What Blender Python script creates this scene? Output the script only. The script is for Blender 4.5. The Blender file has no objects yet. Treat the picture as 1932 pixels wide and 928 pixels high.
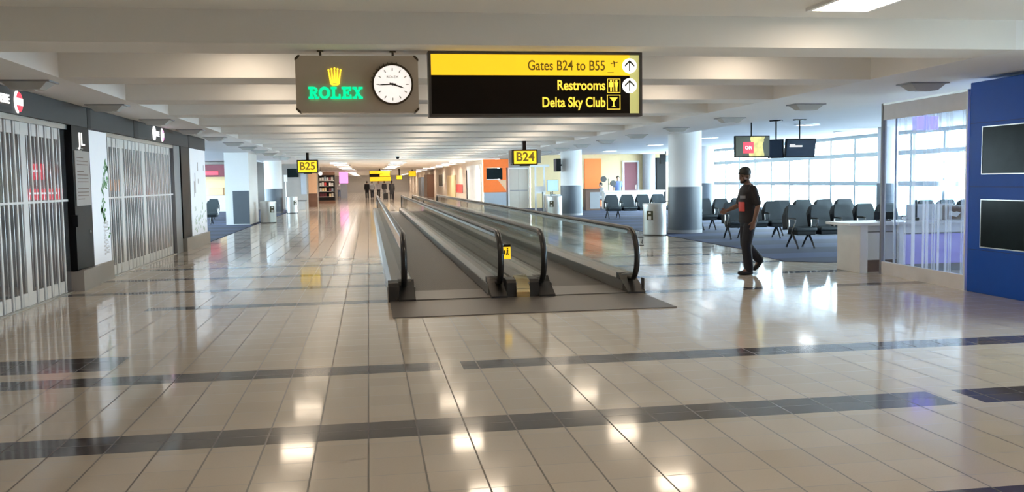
import bpy, bmesh, math, random
from mathutils import Vector, Matrix
random.seed(7)
C = bpy.context.scene.collection
SC = bpy.context.scene
PI = math.pi

# ------------------------------------------------------------------ camera, world, exposure
cam_d = bpy.data.cameras.new('camera'); cam = bpy.data.objects.new('camera', cam_d); C.objects.link(cam)
SC.camera = cam
cam_d.sensor_fit = 'HORIZONTAL'; cam_d.sensor_width = 36.0
FPX = 1709.0
cam_d.lens = 36.0*FPX/1932.0
cam_d.clip_start = 0.05; cam_d.clip_end = 600
dy = Vector((-271, 119, -FPX)).normalized()
dx = Vector((10910, 289, -FPX)); dx = (dx - dx.dot(dy)*dy).normalized()
dz = dx.cross(dy)
cam.matrix_world = Matrix.Translation((0, 0, 1.55)) @ Matrix((dx, dy, dz)).to_4x4()

W = bpy.data.worlds.new('sky'); SC.world = W; W.use_nodes = True
bg = W.node_tree.nodes['Background']
bg.inputs[0].default_value = (0.70, 0.90, 1.0, 1); bg.inputs[1].default_value = 17.0
SC.view_settings.view_transform = 'Standard'; SC.view_settings.look = 'None'
SC.view_settings.gamma = 1.0; SC.view_settings.use_curve_mapping = False
SC.view_settings.exposure = 0.98
try:
    SC.cycles.max_bounces = 8; SC.cycles.diffuse_bounces = 5; SC.cycles.glossy_bounces = 4
    SC.cycles.transparent_max_bounces = 24; SC.cycles.sample_clamp_indirect = 4.0
    SC.cycles.caustics_reflective = True; SC.cycles.caustics_refractive = False
except Exception: pass
def portal(loc, rot, sx, sy):
    l = bpy.data.lights.new('window_daylight', 'AREA'); l.shape = 'RECTANGLE'; l.size = sx; l.size_y = sy
    l.cycles.is_portal = True
    o = bpy.data.objects.new('window_daylight', l); o.location = loc; o.rotation_euler = rot; C.objects.link(o)
portal((17.25, 30.5, 1.5), (0, PI/2, 0), 2.9, 39.0)
portal((9.1, 5.93, 1.5), (0, PI/2, 0), 2.9, 1.6)  # portal for the added, unseen window bay
portal((-14.25, 42, 1.5), (0, -PI/2, 0), 2.9, 30.0)
TROFF = 7.5      # strength of the recessed ceiling lights
WARM = (1.0, 0.82, 0.62)

# ------------------------------------------------------------------ helpers
class MB:
    def __init__(s): s.bm = bmesh.new()
    def box(s, x0, x1, y0, y1, z0, z1, bev=0, seg=2, mx=None):
        vs = [s.bm.verts.new((x, y, z)) for x in (x0, x1) for y in (y0, y1) for z in (z0, z1)]
        fs = [(0,1,3,2),(4,6,7,5),(0,4,5,1),(2,3,7,6),(0,2,6,4),(1,5,7,3)]
        F = [s.bm.faces.new([vs[i] for i in f]) for f in fs]
        if mx is not None: bmesh.ops.transform(s.bm, matrix=mx, verts=vs)
        if bev:
            es = list({e for f in F for e in f.edges})
            bmesh.ops.bevel(s.bm, geom=es, offset=bev, segments=seg, affect='EDGES', profile=0.5)
        return s
    def prism(s, pts, a, b, plane='xz'):
        def mk(p, t):
            if plane == 'xz': return (p[0], t, p[1])
            if plane == 'xy': return (p[0], p[1], t)
            return (t, p[0], p[1])
        A = [s.bm.verts.new(mk(p, a)) for p in pts]; B = [s.bm.verts.new(mk(p, b)) for p in pts]
        n = len(pts); F = [s.bm.faces.new(A), s.bm.faces.new(B[::-1])]
        for i in range(n): F.append(s.bm.faces.new((A[i], B[i], B[(i+1) % n], A[(i+1) % n])))
        return s
    def ring(s, cx, cz, ro, ri, a, b, seg=32, sx=1.0, t0=0, t1=2*PI, plane='xz', sxi=None):
        sxi = sx if sxi is None else sxi
        full = abs(t1-t0-2*PI) < 1e-6; n = seg if full else seg+1
        def mk(u, v, t): return (u, t, v) if plane == 'xz' else ((u, v, t) if plane == 'xy' else (t, u, v))
        L = []
        for i in range(n):
            t = t0+(t1-t0)*i/seg; c, d = math.cos(t), math.sin(t)
            L.append([s.bm.verts.new(mk(cx+r*c*k, cz+r*d, y)) for y in (a, b) for r, k in ((ro, sx), (ri, sxi))])
        m = n if full else n-1
        for i in range(m):
            p, q = L[i], L[(i+1) % n]
            for e, f in ((0,1),(1,3),(3,2),(2,0)): s.bm.faces.new((p[e], p[f], q[f], q[e]))
        if not full:
            for p in (L[0], L[-1]): s.bm.faces.new((p[0], p[1], p[3], p[2]))
        return s
    def cyl(s, p, r, h, axis='z', seg=24, r2=None, sx=1.0, bev=0):
        r2 = r if r2 is None else r2
        def mk(u, v, t):
            if axis == 'z': return (p[0]+u, p[1]+v, p[2]+t)
            if axis == 'y': return (p[0]+u, p[1]+t, p[2]+v)
            return (p[0]+t, p[1]+u, p[2]+v)
        A = [s.bm.verts.new(mk(r*sx*math.cos(2*PI*i/seg), r*math.sin(2*PI*i/seg), 0)) for i in range(seg)]
        B = [s.bm.verts.new(mk(r2*sx*math.cos(2*PI*i/seg), r2*math.sin(2*PI*i/seg), h)) for i in range(seg)]
        s.bm.faces.new(A); s.bm.faces.new(B)
        for i in range(seg): s.bm.faces.new((A[i], B[i], B[(i+1) % seg], A[(i+1) % seg]))
        return s
    def lathe(s, p, prof, seg=32, sx=1.0, sy=1.0):
        R = []
        for r, z in prof:
            R.append([s.bm.verts.new((p[0]+r*sx*math.cos(2*PI*i/seg), p[1]+r*sy*math.sin(2*PI*i/seg), p[2]+z)) for i in range(seg)])
        for a, b in zip(R, R[1:]):
            for i in range(seg): s.bm.faces.new((a[i], b[i], b[(i+1) % seg], a[(i+1) % seg]))
        s.bm.faces.new(R[0]); s.bm.faces.new(R[-1])
        return s
    def ell(s, p, rx, ry, rz, seg=16, mx=None):
        m = Matrix.Translation(p) @ (mx if mx is not None else Matrix.Identity(4)) @ Matrix.Diagonal((rx, ry, rz, 1))
        bmesh.ops.create_uvsphere(s.bm, u_segments=seg, v_segments=max(6, seg*2//3), radius=1, matrix=m)
        return s
    def tube(s, pts, r, seg=8, cap=True, flat=None):
        pts = [Vector(p) for p in pts]; n = len(pts)
        rs = r if isinstance(r, (list, tuple)) else [r]*n
        prev = None; R = []
        for i in range(n):
            t = (pts[min(i+1, n-1)]-pts[max(i-1, 0)]).normalized()
            if prev is None:
                up = Vector((0, 0, 1)) if abs(t.z) < 0.9 else Vector((1, 0, 0))
                u = t.cross(up).normalized()
            else: u = (prev-t*prev.dot(t)).normalized()
            v = t.cross(u); prev = u
            f = flat if flat else 1.0
            R.append([s.bm.verts.new(pts[i]+u*rs[i]*math.cos(2*PI*k/seg)*1.0+v*rs[i]*f*math.sin(2*PI*k/seg)) for k in range(seg)])
        for a, b in zip(R, R[1:]):
            for i in range(seg): s.bm.faces.new((a[i], b[i], b[(i+1) % seg], a[(i+1) % seg]))
        if cap: s.bm.faces.new(R[0]); s.bm.faces.new(R[-1])
        return s
    def build(s, name, mat, parent=None, smooth=False, kind=None, label=None):
        bmesh.ops.recalc_face_normals(s.bm, faces=s.bm.faces)
        me = bpy.data.meshes.new(name); s.bm.to_mesh(me); s.bm.free()
        if smooth:
            for p in me.polygons: p.use_smooth = True
            try: me.set_sharp_from_angle(angle=math.radians(40))
            except Exception: pass
        me.materials.append(mat)
        o = bpy.data.objects.new(name, me); C.objects.link(o)
        if parent is not None: o.parent = parent
        if kind: o['kind'] = kind
        if label: o['label'] = label
        return o

def thing(name, label, cat, loc=(0, 0, 0), rz=0, group=None, kind=None):
    o = bpy.data.objects.new(name, None); C.objects.link(o); o.location = loc; o.rotation_euler = (0, 0, rz)
    o.empty_display_size = 0.1
    return tag(o, label, cat, group, kind)
def tag(o, label, cat, group=None, kind=None):
    o['label'] = label; o['category'] = cat
    if group: o['group'] = group
    if kind: o['kind'] = kind
    return o
def copy_tree(o, parent=None, loc=None, rz=None, label=None, group=None):
    c = o.copy(); C.objects.link(c)
    if parent is not None: c.parent = parent
    for ch in list(o.children): copy_tree(ch, c)
    if loc is not None: c.location = loc
    if rz is not None: c.rotation_euler = (0, 0, rz)
    if label: c['label'] = label
    if group: c['group'] = group
    return c
ORD = ['first','second','third','fourth','fifth','sixth','seventh','eighth','ninth','tenth','eleventh','twelfth','thirteenth','fourteenth']

def text(name, body, size, mat, parent=None, loc=(0,0,0), rot=(PI/2, 0, 0), align='CENTER', ext=0.004, width=None, bold=0.0, label=None):
    cu = bpy.data.curves.new(name, 'FONT'); cu.body = body; cu.size = size; cu.align_x = align; cu.align_y = 'CENTER'
    cu.extrude = ext; cu.offset = bold
    t = bpy.data.objects.new(name+'_curve', cu); C.objects.link(t)
    dg = bpy.context.evaluated_depsgraph_get()
    me = bpy.data.meshes.new_from_object(t.evaluated_get(dg))
    bpy.data.objects.remove(t); bpy.data.curves.remove(cu)
    if width:
        xs = [v.co.x for v in me.vertices]; w = max(xs)-min(xs); k = width/w
        for v in me.vertices: v.co.x *= k
    me.materials.clear(); me.materials.append(mat)
    o = bpy.data.objects.new(name, me); C.objects.link(o); o.location = loc; o.rotation_euler = rot
    if parent is not None: o.parent = parent
    if label: o['label'] = label
    return o

# ------------------------------------------------------------------ materials
def mat(name, col, rough=0.5, metal=0.0, emit=None, es=0.0, var=0.06, scale=6.0, spec=0.5, bump=0.0, coat=0.0):
    m = bpy.data.materials.new(name); m.use_nodes = True; nt = m.node_tree; b = nt.nodes['Principled BSDF']
    b.inputs['Roughness'].default_value = rough; b.inputs['Metallic'].default_value = metal
    b.inputs['Specular IOR Level'].default_value = spec
    b.inputs['Coat Weight'].default_value = coat; b.inputs['Coat Roughness'].default_value = 0.05
    if var > 0:
        tc = nt.nodes.new('ShaderNodeTexCoord'); no = nt.nodes.new('ShaderNodeTexNoise'); no.inputs['Scale'].default_value = scale
        no.inputs['Detail'].default_value = 4
        mx = nt.nodes.new('ShaderNodeMix'); mx.data_type = 'RGBA'
        mx.inputs[6].default_value = (*[c*(1-var) for c in col], 1); mx.inputs[7].default_value = (*[min(1, c*(1+var)) for c in col], 1)
        nt.links.new(tc.outputs['Object'], no.inputs['Vector']); nt.links.new(no.outputs['Fac'], mx.inputs[0]); nt.links.new(mx.outputs[2], b.inputs['Base Color'])
        if bump:
            bp = nt.nodes.new('ShaderNodeBump'); bp.inputs['Strength'].default_value = bump; bp.inputs['Distance'].default_value = 0.01
            nt.links.new(no.outputs['Fac'], bp.inputs['Height']); nt.links.new(bp.outputs['Normal'], b.inputs['Normal'])
    else: b.inputs['Base Color'].default_value = (*col, 1)
    if emit: b.inputs['Emission Color'].default_value = (*emit, 1); b.inputs['Emission Strength'].default_value = es
    return m
def glassmat(name, tint=(1, 1, 1), refl=0.08, rough=0.02):
    m = bpy.data.materials.new(name); m.use_nodes = True; nt = m.node_tree; nt.nodes.clear()
    out = nt.nodes.new('ShaderNodeOutputMaterial'); mix = nt.nodes.new('ShaderNodeMixShader')
    tr = nt.nodes.new('ShaderNodeBsdfTransparent'); tr.inputs[0].default_value = (*tint, 1)
    gl = nt.nodes.new('ShaderNodeBsdfGlossy'); gl.inputs['Roughness'].default_value = rough
    lw = nt.nodes.new('ShaderNodeLayerWeight')
    po = nt.nodes.new('ShaderNodeMath'); po.operation = 'POWER'; po.inputs[1].default_value = 5.0
    mu = nt.nodes.new('ShaderNodeMath'); mu.operation = 'MULTIPLY_ADD'; mu.inputs[1].default_value = 0.7; mu.inputs[2].default_value = refl*0.6; mu.use_clamp = True
    nt.links.new(lw.outputs['Facing'], po.inputs[0]); nt.links.new(po.outputs[0], mu.inputs[0]); nt.links.new(mu.outputs[0], mix.inputs[0])
    nt.links.new(tr.outputs[0], mix.inputs[1]); nt.links.new(gl.outputs[0], mix.inputs[2]); nt.links.new(mix.outputs[0], out.inputs[0])
    return m

class NT:   # tiny node-graph helper
    def __init__(s, m): s.nt = m.node_tree
    def m(s, op, a, b=None, c=None):
        n = s.nt.nodes.new('ShaderNodeMath'); n.operation = op
        for i, v in enumerate((a, b, c)):
            if v is None: continue
            if isinstance(v, (int, float)): n.inputs[i].default_value = v
            else: s.nt.links.new(v, n.inputs[i])
        return n.outputs[0]
    def rng(s, v, lo, hi): return s.m('MULTIPLY', s.m('GREATER_THAN', v, lo), s.m('LESS_THAN', v, hi))
    def mix(s, f, a, b):
        n = s.nt.nodes.new('ShaderNodeMix'); n.data_type = 'RGBA'
        for i, v in ((0, f), (6, a), (7, b)):
            if isinstance(v, (int, float)): n.inputs[i].default_value = v
            elif isinstance(v, tuple): n.inputs[i].default_value = (*v, 1)
            else: s.nt.links.new(v, n.inputs[i])
        return n.outputs[2]

def floor_material():
    m = bpy.data.materials.new('terrazzo_tile'); m.use_nodes = True; g = NT(m); nt = m.node_tree; b = nt.nodes['Principled BSDF']
    geo = nt.nodes.new('ShaderNodeNewGeometry'); sep = nt.nodes.new('ShaderNodeSeparateXYZ'); nt.links.new(geo.outputs['Position'], sep.inputs[0])
    x, y = sep.outputs[0], sep.outputs[1]
    T = 0.305
    u = g.m('DIVIDE', g.m('ADD', x, 0.345+30.5), T); v = g.m('DIVIDE', g.m('ADD', y, 30.5-0.19), T)
    fu, fv = g.m('FRACT', u), g.m('FRACT', v)
    du = g.m('MINIMUM', fu, g.m('SUBTRACT', 1.0, fu)); dv = g.m('MINIMUM', fv, g.m('SUBTRACT', 1.0, fv))
    gu = g.m('LESS_THAN', du, 0.017); gv = g.m('LESS_THAN', dv, 0.012); grout = g.m('MAXIMUM', gu, g.m('MULTIPLY', gv, 0.75))
    # per tile tone
    wn = nt.nodes.new('ShaderNodeTexWhiteNoise'); wn.noise_dimensions = '2D'
    cmb = nt.nodes.new('ShaderNodeCombineXYZ'); nt.links.new(g.m('FLOOR', u), cmb.inputs[0]); nt.links.new(g.m('FLOOR', v), cmb.inputs[1])
    nt.links.new(cmb.outputs[0], wn.inputs['Vector'])
    no = nt.nodes.new('ShaderNodeTexNoise'); no.inputs['Scale'].default_value = 90; nt.links.new(geo.outputs['Position'], no.inputs['Vector'])
    base = g.mix(g.m('ADD', g.m('MULTIPLY', wn.outputs['Value'], 0.55), g.m('MULTIPLY', no.outputs['Fac'], 0.4)), (0.62, 0.53, 0.43), (0.72, 0.62, 0.51))
    dark = g.mix(no.outputs['Fac'], (0.085, 0.07, 0.07), (0.13, 0.11, 0.105))
    # dark cross strips
    def OR(*a):
        r = a[0]
        for q in a[1:]: r = g.m('MAXIMUM', r, q)
        return r
    hole2 = g.rng(x, 0.55, 0.74); hole1 = g.rng(x, 3.9, 4.1)
    s0 = g.rng(y, 3.62, 3.97)
    s1 = g.m('MULTIPLY', g.rng(y, 5.48, 5.86), g.m('SUBTRACT', 1.0, hole1))
    s2 = g.m('MULTIPLY', g.rng(y, 7.38, 7.72), g.m('SUBTRACT', 1.0, hole2))
    s3 = g.m('MULTIPLY', g.rng(y, 8.0, 8.64), g.m('LESS_THAN', x, -2.19))
    fy = g.m('FRACT', g.m('DIVIDE', g.m('SUBTRACT', y, 11.76), 1.86))
    s4 = g.m('MULTIPLY', g.m('LESS_THAN', fy, 0.16), g.rng(y, 11.7, 52))
    s4 = g.m('MULTIPLY', s4, OR(g.m('GREATER_THAN', x, -2.8), g.m('GREATER_THAN', y, 13)))
    strip = OR(s0, s1, s2, s3, s4)
    col = g.mix(strip, base, dark)
    col = g.mix(g.m('MULTIPLY', grout, g.m('SUBTRACT', 0.9, g.m('MULTIPLY', strip, 0.9))), col, (0.085, 0.065, 0.05))
    nt.links.new(col, b.inputs['Base Color'])
    n2 = nt.nodes.new('ShaderNodeTexNoise'); n2.inputs['Scale'].default_value = 3.0; nt.links.new(geo.outputs['Position'], n2.inputs['Vector'])
    nt.links.new(g.m('ADD', 0.06, g.m('ADD', g.m('MULTIPLY', n2.outputs['Fac'], 0.06), g.m('MULTIPLY', grout, 0.3))), b.inputs['Roughness'])
    b.inputs['Specular IOR Level'].default_value = 0.9
    return m
def carpet_material():
    m = bpy.data.materials.new('striped_carpet'); m.use_nodes = True; g = NT(m); nt = m.node_tree; b = nt.nodes['Principled BSDF']
    geo = nt.nodes.new('ShaderNodeNewGeometry'); sep = nt.nodes.new('ShaderNodeSeparateXYZ'); nt.links.new(geo.outputs['Position'], sep.inputs[0])
    f = g.m('FRACT', g.m('DIVIDE', sep.outputs[1], 2.3))
    s = g.m('LESS_THAN', f, 0.45)
    no = nt.nodes.new('ShaderNodeTexNoise'); no.inputs['Scale'].default_value = 60; nt.links.new(geo.outputs['Position'], no.inputs['Vector'])
    a = g.mix(no.outputs['Fac'], (0.005, 0.009, 0.035), (0.009, 0.016, 0.052)); c = g.mix(no.outputs['Fac'], (0.015, 0.028, 0.085), (0.028, 0.045, 0.12))
    nt.links.new(g.mix(s, a, c), b.inputs['Base Color']); b.inputs['Roughness'].default_value = 0.85
    return m
def belt_material():
    m = bpy.data.materials.new('ribbed_belt'); m.use_nodes = True; g = NT(m); nt = m.node_tree; b = nt.nodes['Principled BSDF']
    geo = nt.nodes.new('ShaderNodeNewGeometry'); sep = nt.nodes.new('ShaderNodeSeparateXYZ'); nt.links.new(geo.outputs['Position'], sep.inputs[0])
    f = g.m('FRACT', g.m('MULTIPLY', sep.outputs[0], 60.0)); s = g.m('LESS_THAN', f, 0.4)
    nt.links.new(g.mix(s, (0.115, 0.10, 0.09), (0.05, 0.043, 0.04)), b.inputs['Base Color']); b.inputs['Roughness'].default_value = 0.55
    return m
def frit_glass():
    m = bpy.data.materials.new('barcode_glass'); m.use_nodes = True; nt = m.node_tree; nt.nodes.clear(); g = NT(m)
    out = nt.nodes.new('ShaderNodeOutputMaterial')
    geo = nt.nodes.new('ShaderNodeNewGeometry'); sep = nt.nodes.new('ShaderNodeSeparateXYZ'); nt.links.new(geo.outputs['Position'], sep.inputs[0])
    y = sep.outputs[1]
    def noise(k):
        w = nt.nodes.new('ShaderNodeTexWhiteNoise'); w.noise_dimensions = '1D'; nt.links.new(g.m('FLOOR', g.m('MULTIPLY', y, k)), w.inputs['W']); return w.outputs['Value']
    lines = g.m('MAXIMUM', g.m('GREATER_THAN', noise(70), 0.90), g.m('GREATER_THAN', noise(24), 0.95))
    tr = nt.nodes.new('ShaderNodeBsdfTransparent'); tr.inputs[0].default_value = (0.90, 0.92, 0.97, 1)
    df = nt.nodes.new('ShaderNodeBsdfDiffuse'); df.inputs[0].default_value = (0.75, 0.76, 0.82, 1)
    tl = nt.nodes.new('ShaderNodeBsdfTranslucent'); tl.inputs[0].default_value = (0.8, 0.82, 0.88, 1)
    gl = nt.nodes.new('ShaderNodeBsdfGlossy'); gl.inputs['Roughness'].default_value = 0.03
    m1 = nt.nodes.new('ShaderNodeMixShader'); m1.inputs[0].default_value = 0.5; nt.links.new(df.outputs[0], m1.inputs[1]); nt.links.new(tl.outputs[0], m1.inputs[2])
    m2 = nt.nodes.new('ShaderNodeMixShader'); nt.links.new(g.m('MULTIPLY', lines, 0.5), m2.inputs[0]); nt.links.new(tr.outputs[0], m2.inputs[1]); nt.links.new(m1.outputs[0], m2.inputs[2])
    m3 = nt.nodes.new('ShaderNodeMixShader'); m3.inputs[0].default_value = 0.05; nt.links.new(m2.outputs[0], m3.inputs[1]); nt.links.new(gl.outputs[0], m3.inputs[2])
    nt.links.new(m3.outputs[0], out.inputs[0])
    return m

M = dict(
    floor=floor_material(), carpet=carpet_material(), belt=belt_material(), frit=frit_glass(),
    ceil=mat('plaster_ceiling', (0.86, 0.845, 0.82), 0.8, var=0.03, scale=1.2),
    soffit=mat('white_soffit', (0.90, 0.90, 0.90), 0.75, var=0.03, scale=1.2),
    wall=mat('beige_wall', (0.64, 0.55, 0.45), 0.7), wwall=mat('white_wall', (0.72, 0.72, 0.72), 0.7), gwall=mat('grey_wall', (0.32, 0.31, 0.30), 0.6),
    dark=mat('dark_fascia', (0.045, 0.042, 0.042), 0.5, spec=0.25), black=mat('black_panel', (0.007, 0.007, 0.008), 0.4, spec=0.12), rubber=mat('black_rubber', (0.012, 0.011, 0.011), 0.28),
    alu=mat('brushed_aluminium', (0.55, 0.54, 0.52), 0.32, 1.0, scale=40), steel=mat('stainless_steel', (0.60, 0.60, 0.60), 0.28, 1.0, scale=30),
    chrome=mat('chrome', (0.75, 0.75, 0.75), 0.12, 1.0), brass=mat('polished_cover', (0.85, 0.72, 0.42), 0.16, 1.0),
    white=mat('white_laminate', (0.80, 0.80, 0.80), 0.4), whitem=mat('white_painted_metal', (0.88, 0.89, 0.90), 0.35, var=0.03),
    offw=mat('offwhite', (0.62, 0.60, 0.58), 0.5), greyd=mat('grey_dado', (0.105, 0.122, 0.145), 0.45), greym=mat('mid_grey', (0.30, 0.30, 0.31), 0.5),
    lamp=mat('lamp_housing', (0.50, 0.50, 0.49), 0.6), plinth=mat('stone_plinth', (0.34, 0.31, 0.28), 0.35),
    blue=mat('cobalt_blue_panel', (0.006, 0.085, 0.50), 0.45, var=0.04, spec=0.25), screen=mat('dark_screen', (0.010, 0.016, 0.018), 0.22, var=0.2, spec=0.05),
    orange=mat('orange_panel', (0.85, 0.17, 0.02), 0.5), cream=mat('cream_panel', (0.78, 0.62, 0.36), 0.6), maroon=mat('maroon_panel', (0.16, 0.03, 0.045), 0.5),
    peach=mat('peach_column', (0.75, 0.48, 0.30), 0.6), brown=mat('brown_wood', (0.13, 0.065, 0.04), 0.5), bluegrey=mat('blue_grey_panel', (0.36, 0.42, 0.50), 0.5),
    seat=mat('slate_upholstery', (0.040, 0.051, 0.058), 0.55, var=0.12, spec=0.3, scale=14), seatd=mat('dark_upholstery_edge', (0.010, 0.013, 0.017), 0.6, spec=0.2),
    legm=mat('dark_cast_metal', (0.05, 0.05, 0.055), 0.4, 0.6), tan=mat('tan_sign_metal', (0.56, 0.465, 0.37), 0.42, 0.15, var=0.03, scale=3),
    ygold=mat('lit_gold', (0.9, 0.7, 0.1), 0.4, emit=(1.0, 0.80, 0.04), es=0.55), ygreen=mat('lit_green', (0.0, 0.5, 0.25), 0.4, emit=(0.0, 0.72, 0.30), es=0.6),
    yellow=mat('lit_yellow', (0.85, 0.52, 0.02), 0.4, emit=(1.0, 0.60, 0.015), es=0.46, var=0.03, scale=1.5), yletter=mat('lit_yellow_letter', (0.8, 0.6, 0.08), 0.4, emit=(1.0, 0.70, 0.06), es=0.52),
    signbk=mat('sign_black', (0.010, 0.006, 0.004), 0.4, spec=0.15), frame=mat('sign_frame', (0.07, 0.06, 0.055), 0.4), olive=mat('olive_strip', (0.35, 0.33, 0.12), 0.5, emit=(0.42, 0.40, 0.14), es=0.55),
    whitelit=mat('lit_white', (0.9, 0.9, 0.9), 0.4, emit=(1, 0.98, 0.94), es=0.6), inkb=mat('dark_ink', (0.05, 0.045, 0.01), 0.5), inkg=mat('grey_ink', (0.35, 0.32, 0.28), 0.5), inkbr=mat('brown_ink', (0.10, 0.065, 0.005), 0.5, emit=(0.16, 0.10, 0.005), es=0.3),
    dial=mat('clock_dial', (0.9, 0.88, 0.85), 0.4, emit=(1, 0.94, 0.88), es=0.42, var=0.02), bronze=mat('bronze_bezel', (0.10, 0.075, 0.05), 0.35, 0.7),
    redlit=mat('lit_red', (0.7, 0.05, 0.08), 0.4, emit=(0.85, 0.03, 0.06), es=0.55), redp=mat('red_packaging', (0.6, 0.06, 0.06), 0.5), pinklit=mat('lit_pink', (0.8, 0.2, 0.5), 0.4, emit=(0.9, 0.25, 0.6), es=0.9),
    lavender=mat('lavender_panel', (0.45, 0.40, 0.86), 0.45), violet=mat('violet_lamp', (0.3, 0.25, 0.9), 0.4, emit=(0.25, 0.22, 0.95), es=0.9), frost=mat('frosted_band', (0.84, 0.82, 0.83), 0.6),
    leaf=mat('leaf_print', (0.10, 0.28, 0.09), 0.6, var=0.3), palegreen=mat('pale_leaf_print', (0.45, 0.58, 0.42), 0.6, var=0.2), poster=mat('backlit_poster', (0.74, 0.78, 0.84), 0.45, emit=(0.75, 0.82, 0.92), es=0.18, var=0.03), notice=mat('grey_notice', (0.42, 0.38, 0.36), 0.6),
    glass=glassmat('clear_window_glass', (0.97, 0.99, 1.0), 0.04), balglass=glassmat('balustrade_glass', (0.84, 0.87, 0.86), 0.12), polyc=glassmat('clear_polycarbonate', (0.86, 0.88, 0.92), 0.03, 0.08),
    skin=mat('skin', (0.20, 0.105, 0.07), 0.5), skin2=mat('light_skin', (0.48, 0.30, 0.22), 0.5), hair=mat('dark_hair', (0.015, 0.012, 0.01), 0.6), shirt=mat('black_tshirt', (0.016, 0.014, 0.017), 0.8), pants=mat('dark_trousers', (0.012, 0.013, 0.02), 0.8),
    shoe=mat('black_shoe', (0.01, 0.01, 0.01), 0.4), sole=mat('shoe_sole', (0.2, 0.2, 0.2), 0.6), redprint=mat('red_print', (0.55, 0.06, 0.05), 0.7), cloth_w=mat('white_cloth', (0.62, 0.64, 0.68), 0.8), cloth_b=mat('blue_cloth', (0.16, 0.22, 0.45), 0.8), jean=mat('blue_denim', (0.14, 0.22, 0.36), 0.8), cloth_k=mat('charcoal_cloth', (0.03, 0.03, 0.035), 0.8), cloth_g=mat('grey_cloth', (0.22, 0.22, 0.23), 0.8),
    apron=mat('concrete_apron', (0.85, 0.85, 0.84), 0.8), bldg=mat('pale_terminal_building', (0.62, 0.68, 0.72), 0.8), teal=mat('pale_teal_cladding', (0.20, 0.42, 0.46), 0.6),
    paper=mat('paper', (0.75, 0.73, 0.70), 0.6), tvimg=mat('screen_glow_dark', (0.01, 0.016, 0.026), 0.3, emit=(0.006, 0.011, 0.02), es=1.0, var=0.3, scale=3, spec=0.08), bluelit=mat('blue_monitor', (0.2, 0.3, 0.7), 0.3, emit=(0.22, 0.34, 0.8), es=0.8, var=0.2, scale=8))
def haze(m, f, col):
    nt = m.node_tree; out = [n for n in nt.nodes if n.type == 'OUTPUT_MATERIAL'][0]; src = out.inputs[0].links[0].from_socket
    d = nt.nodes.new('ShaderNodeBsdfDiffuse'); d.inputs[0].default_value = (*col, 1); x = nt.nodes.new('ShaderNodeMixShader'); x.inputs[0].default_value = f
    nt.links.new(src, x.inputs[1]); nt.links.new(d.outputs[0], x.inputs[2]); nt.links.new(x.outputs[0], out.inputs[0])
haze(M['polyc'], 0.035, (0.85, 0.87, 0.9))
def lampmat(name, col, s):
    m = bpy.data.materials.new(name); m.use_nodes = True; nt = m.node_tree; nt.nodes.clear()
    o = nt.nodes.new('ShaderNodeOutputMaterial'); e = nt.nodes.new('ShaderNodeEmission'); e.inputs[0].default_value = (*col, 1); e.inputs[1].default_value = s
    nt.links.new(e.outputs[0], o.inputs[0]); return m
M['troffer'] = lampmat('troffer_diffuser', WARM, TROFF); M['warmfar'] = lampmat('far_light', (1.0, 0.88, 0.76), 24.0); M['cool'] = lampmat('cool_light', (0.9, 0.97, 1.0), 9.0)
M['storelamp'] = lampmat('shop_light', (1.0, 0.78, 0.72), 5.0)
def tv_material():
    m = bpy.data.materials.new('tv_picture'); m.use_nodes = True; nt = m.node_tree; b = nt.nodes['Principled BSDF']
    tc = nt.nodes.new('ShaderNodeTexCoord'); sep = nt.nodes.new('ShaderNodeSeparateXYZ'); nt.links.new(tc.outputs['Object'], sep.inputs[0]); g = NT(m)
    no = nt.nodes.new('ShaderNodeTexNoise'); no.inputs['Scale'].default_value = 5; nt.links.new(tc.outputs['Object'], no.inputs['Vector'])
    f = g.m('MULTIPLY', g.rng(g.m('ADD', sep.outputs[0], g.m('MULTIPLY', no.outputs['Fac'], 0.25)), 0.08, 0.42), no.outputs['Fac'])
    col = g.mix(f, (0.03, 0.035, 0.025), (0.75, 0.65, 0.22))
    nt.links.new(col, b.inputs['Base Color']); nt.links.new(col, b.inputs['Emission Color']); b.inputs['Emission Strength'].default_value = 0.8
    return m
M['tvpic'] = tv_material()

M['peachlit'] = mat('lit_peach', (0.85, 0.45, 0.22), 0.5, emit=(0.9, 0.42, 0.18), es=0.35); M['beige'] = mat('beige_door', (0.58, 0.54, 0.48), 0.5); M['mull'] = mat('painted_mullion', (0.42, 0.47, 0.48), 0.5, var=0.03)
# ------------------------------------------------------------------ room shell
def struct(mb, name, m, parent=None, smooth=False): return mb.build(name, m, parent, smooth, kind='structure' if parent is None else None)
ZL, ZH = 2.79, 3.12            # underside of ribs / raised ceiling
struct(MB().box(-15, 18, -6.2, 152, -0.2, 0), 'floor', M['floor'])
struct(MB().prism([(7.95, 50), (7.95, 18.6), (7.55, 16.6), (7.5, 15.5), (8.1, 15.1), (9, 15.05), (17, 15.05), (17, 50)], 0.0, 0.008, 'xy'), 'floor_carpet_right', M['carpet'])
struct(MB().prism([(-4.33, 25.42), (-4.4, 57.9), (-13.9, 57.9), (-13.9, 25.42)], 0.0, 0.008, 'xy'), 'floor_carpet_left', M['carpet'])
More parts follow.
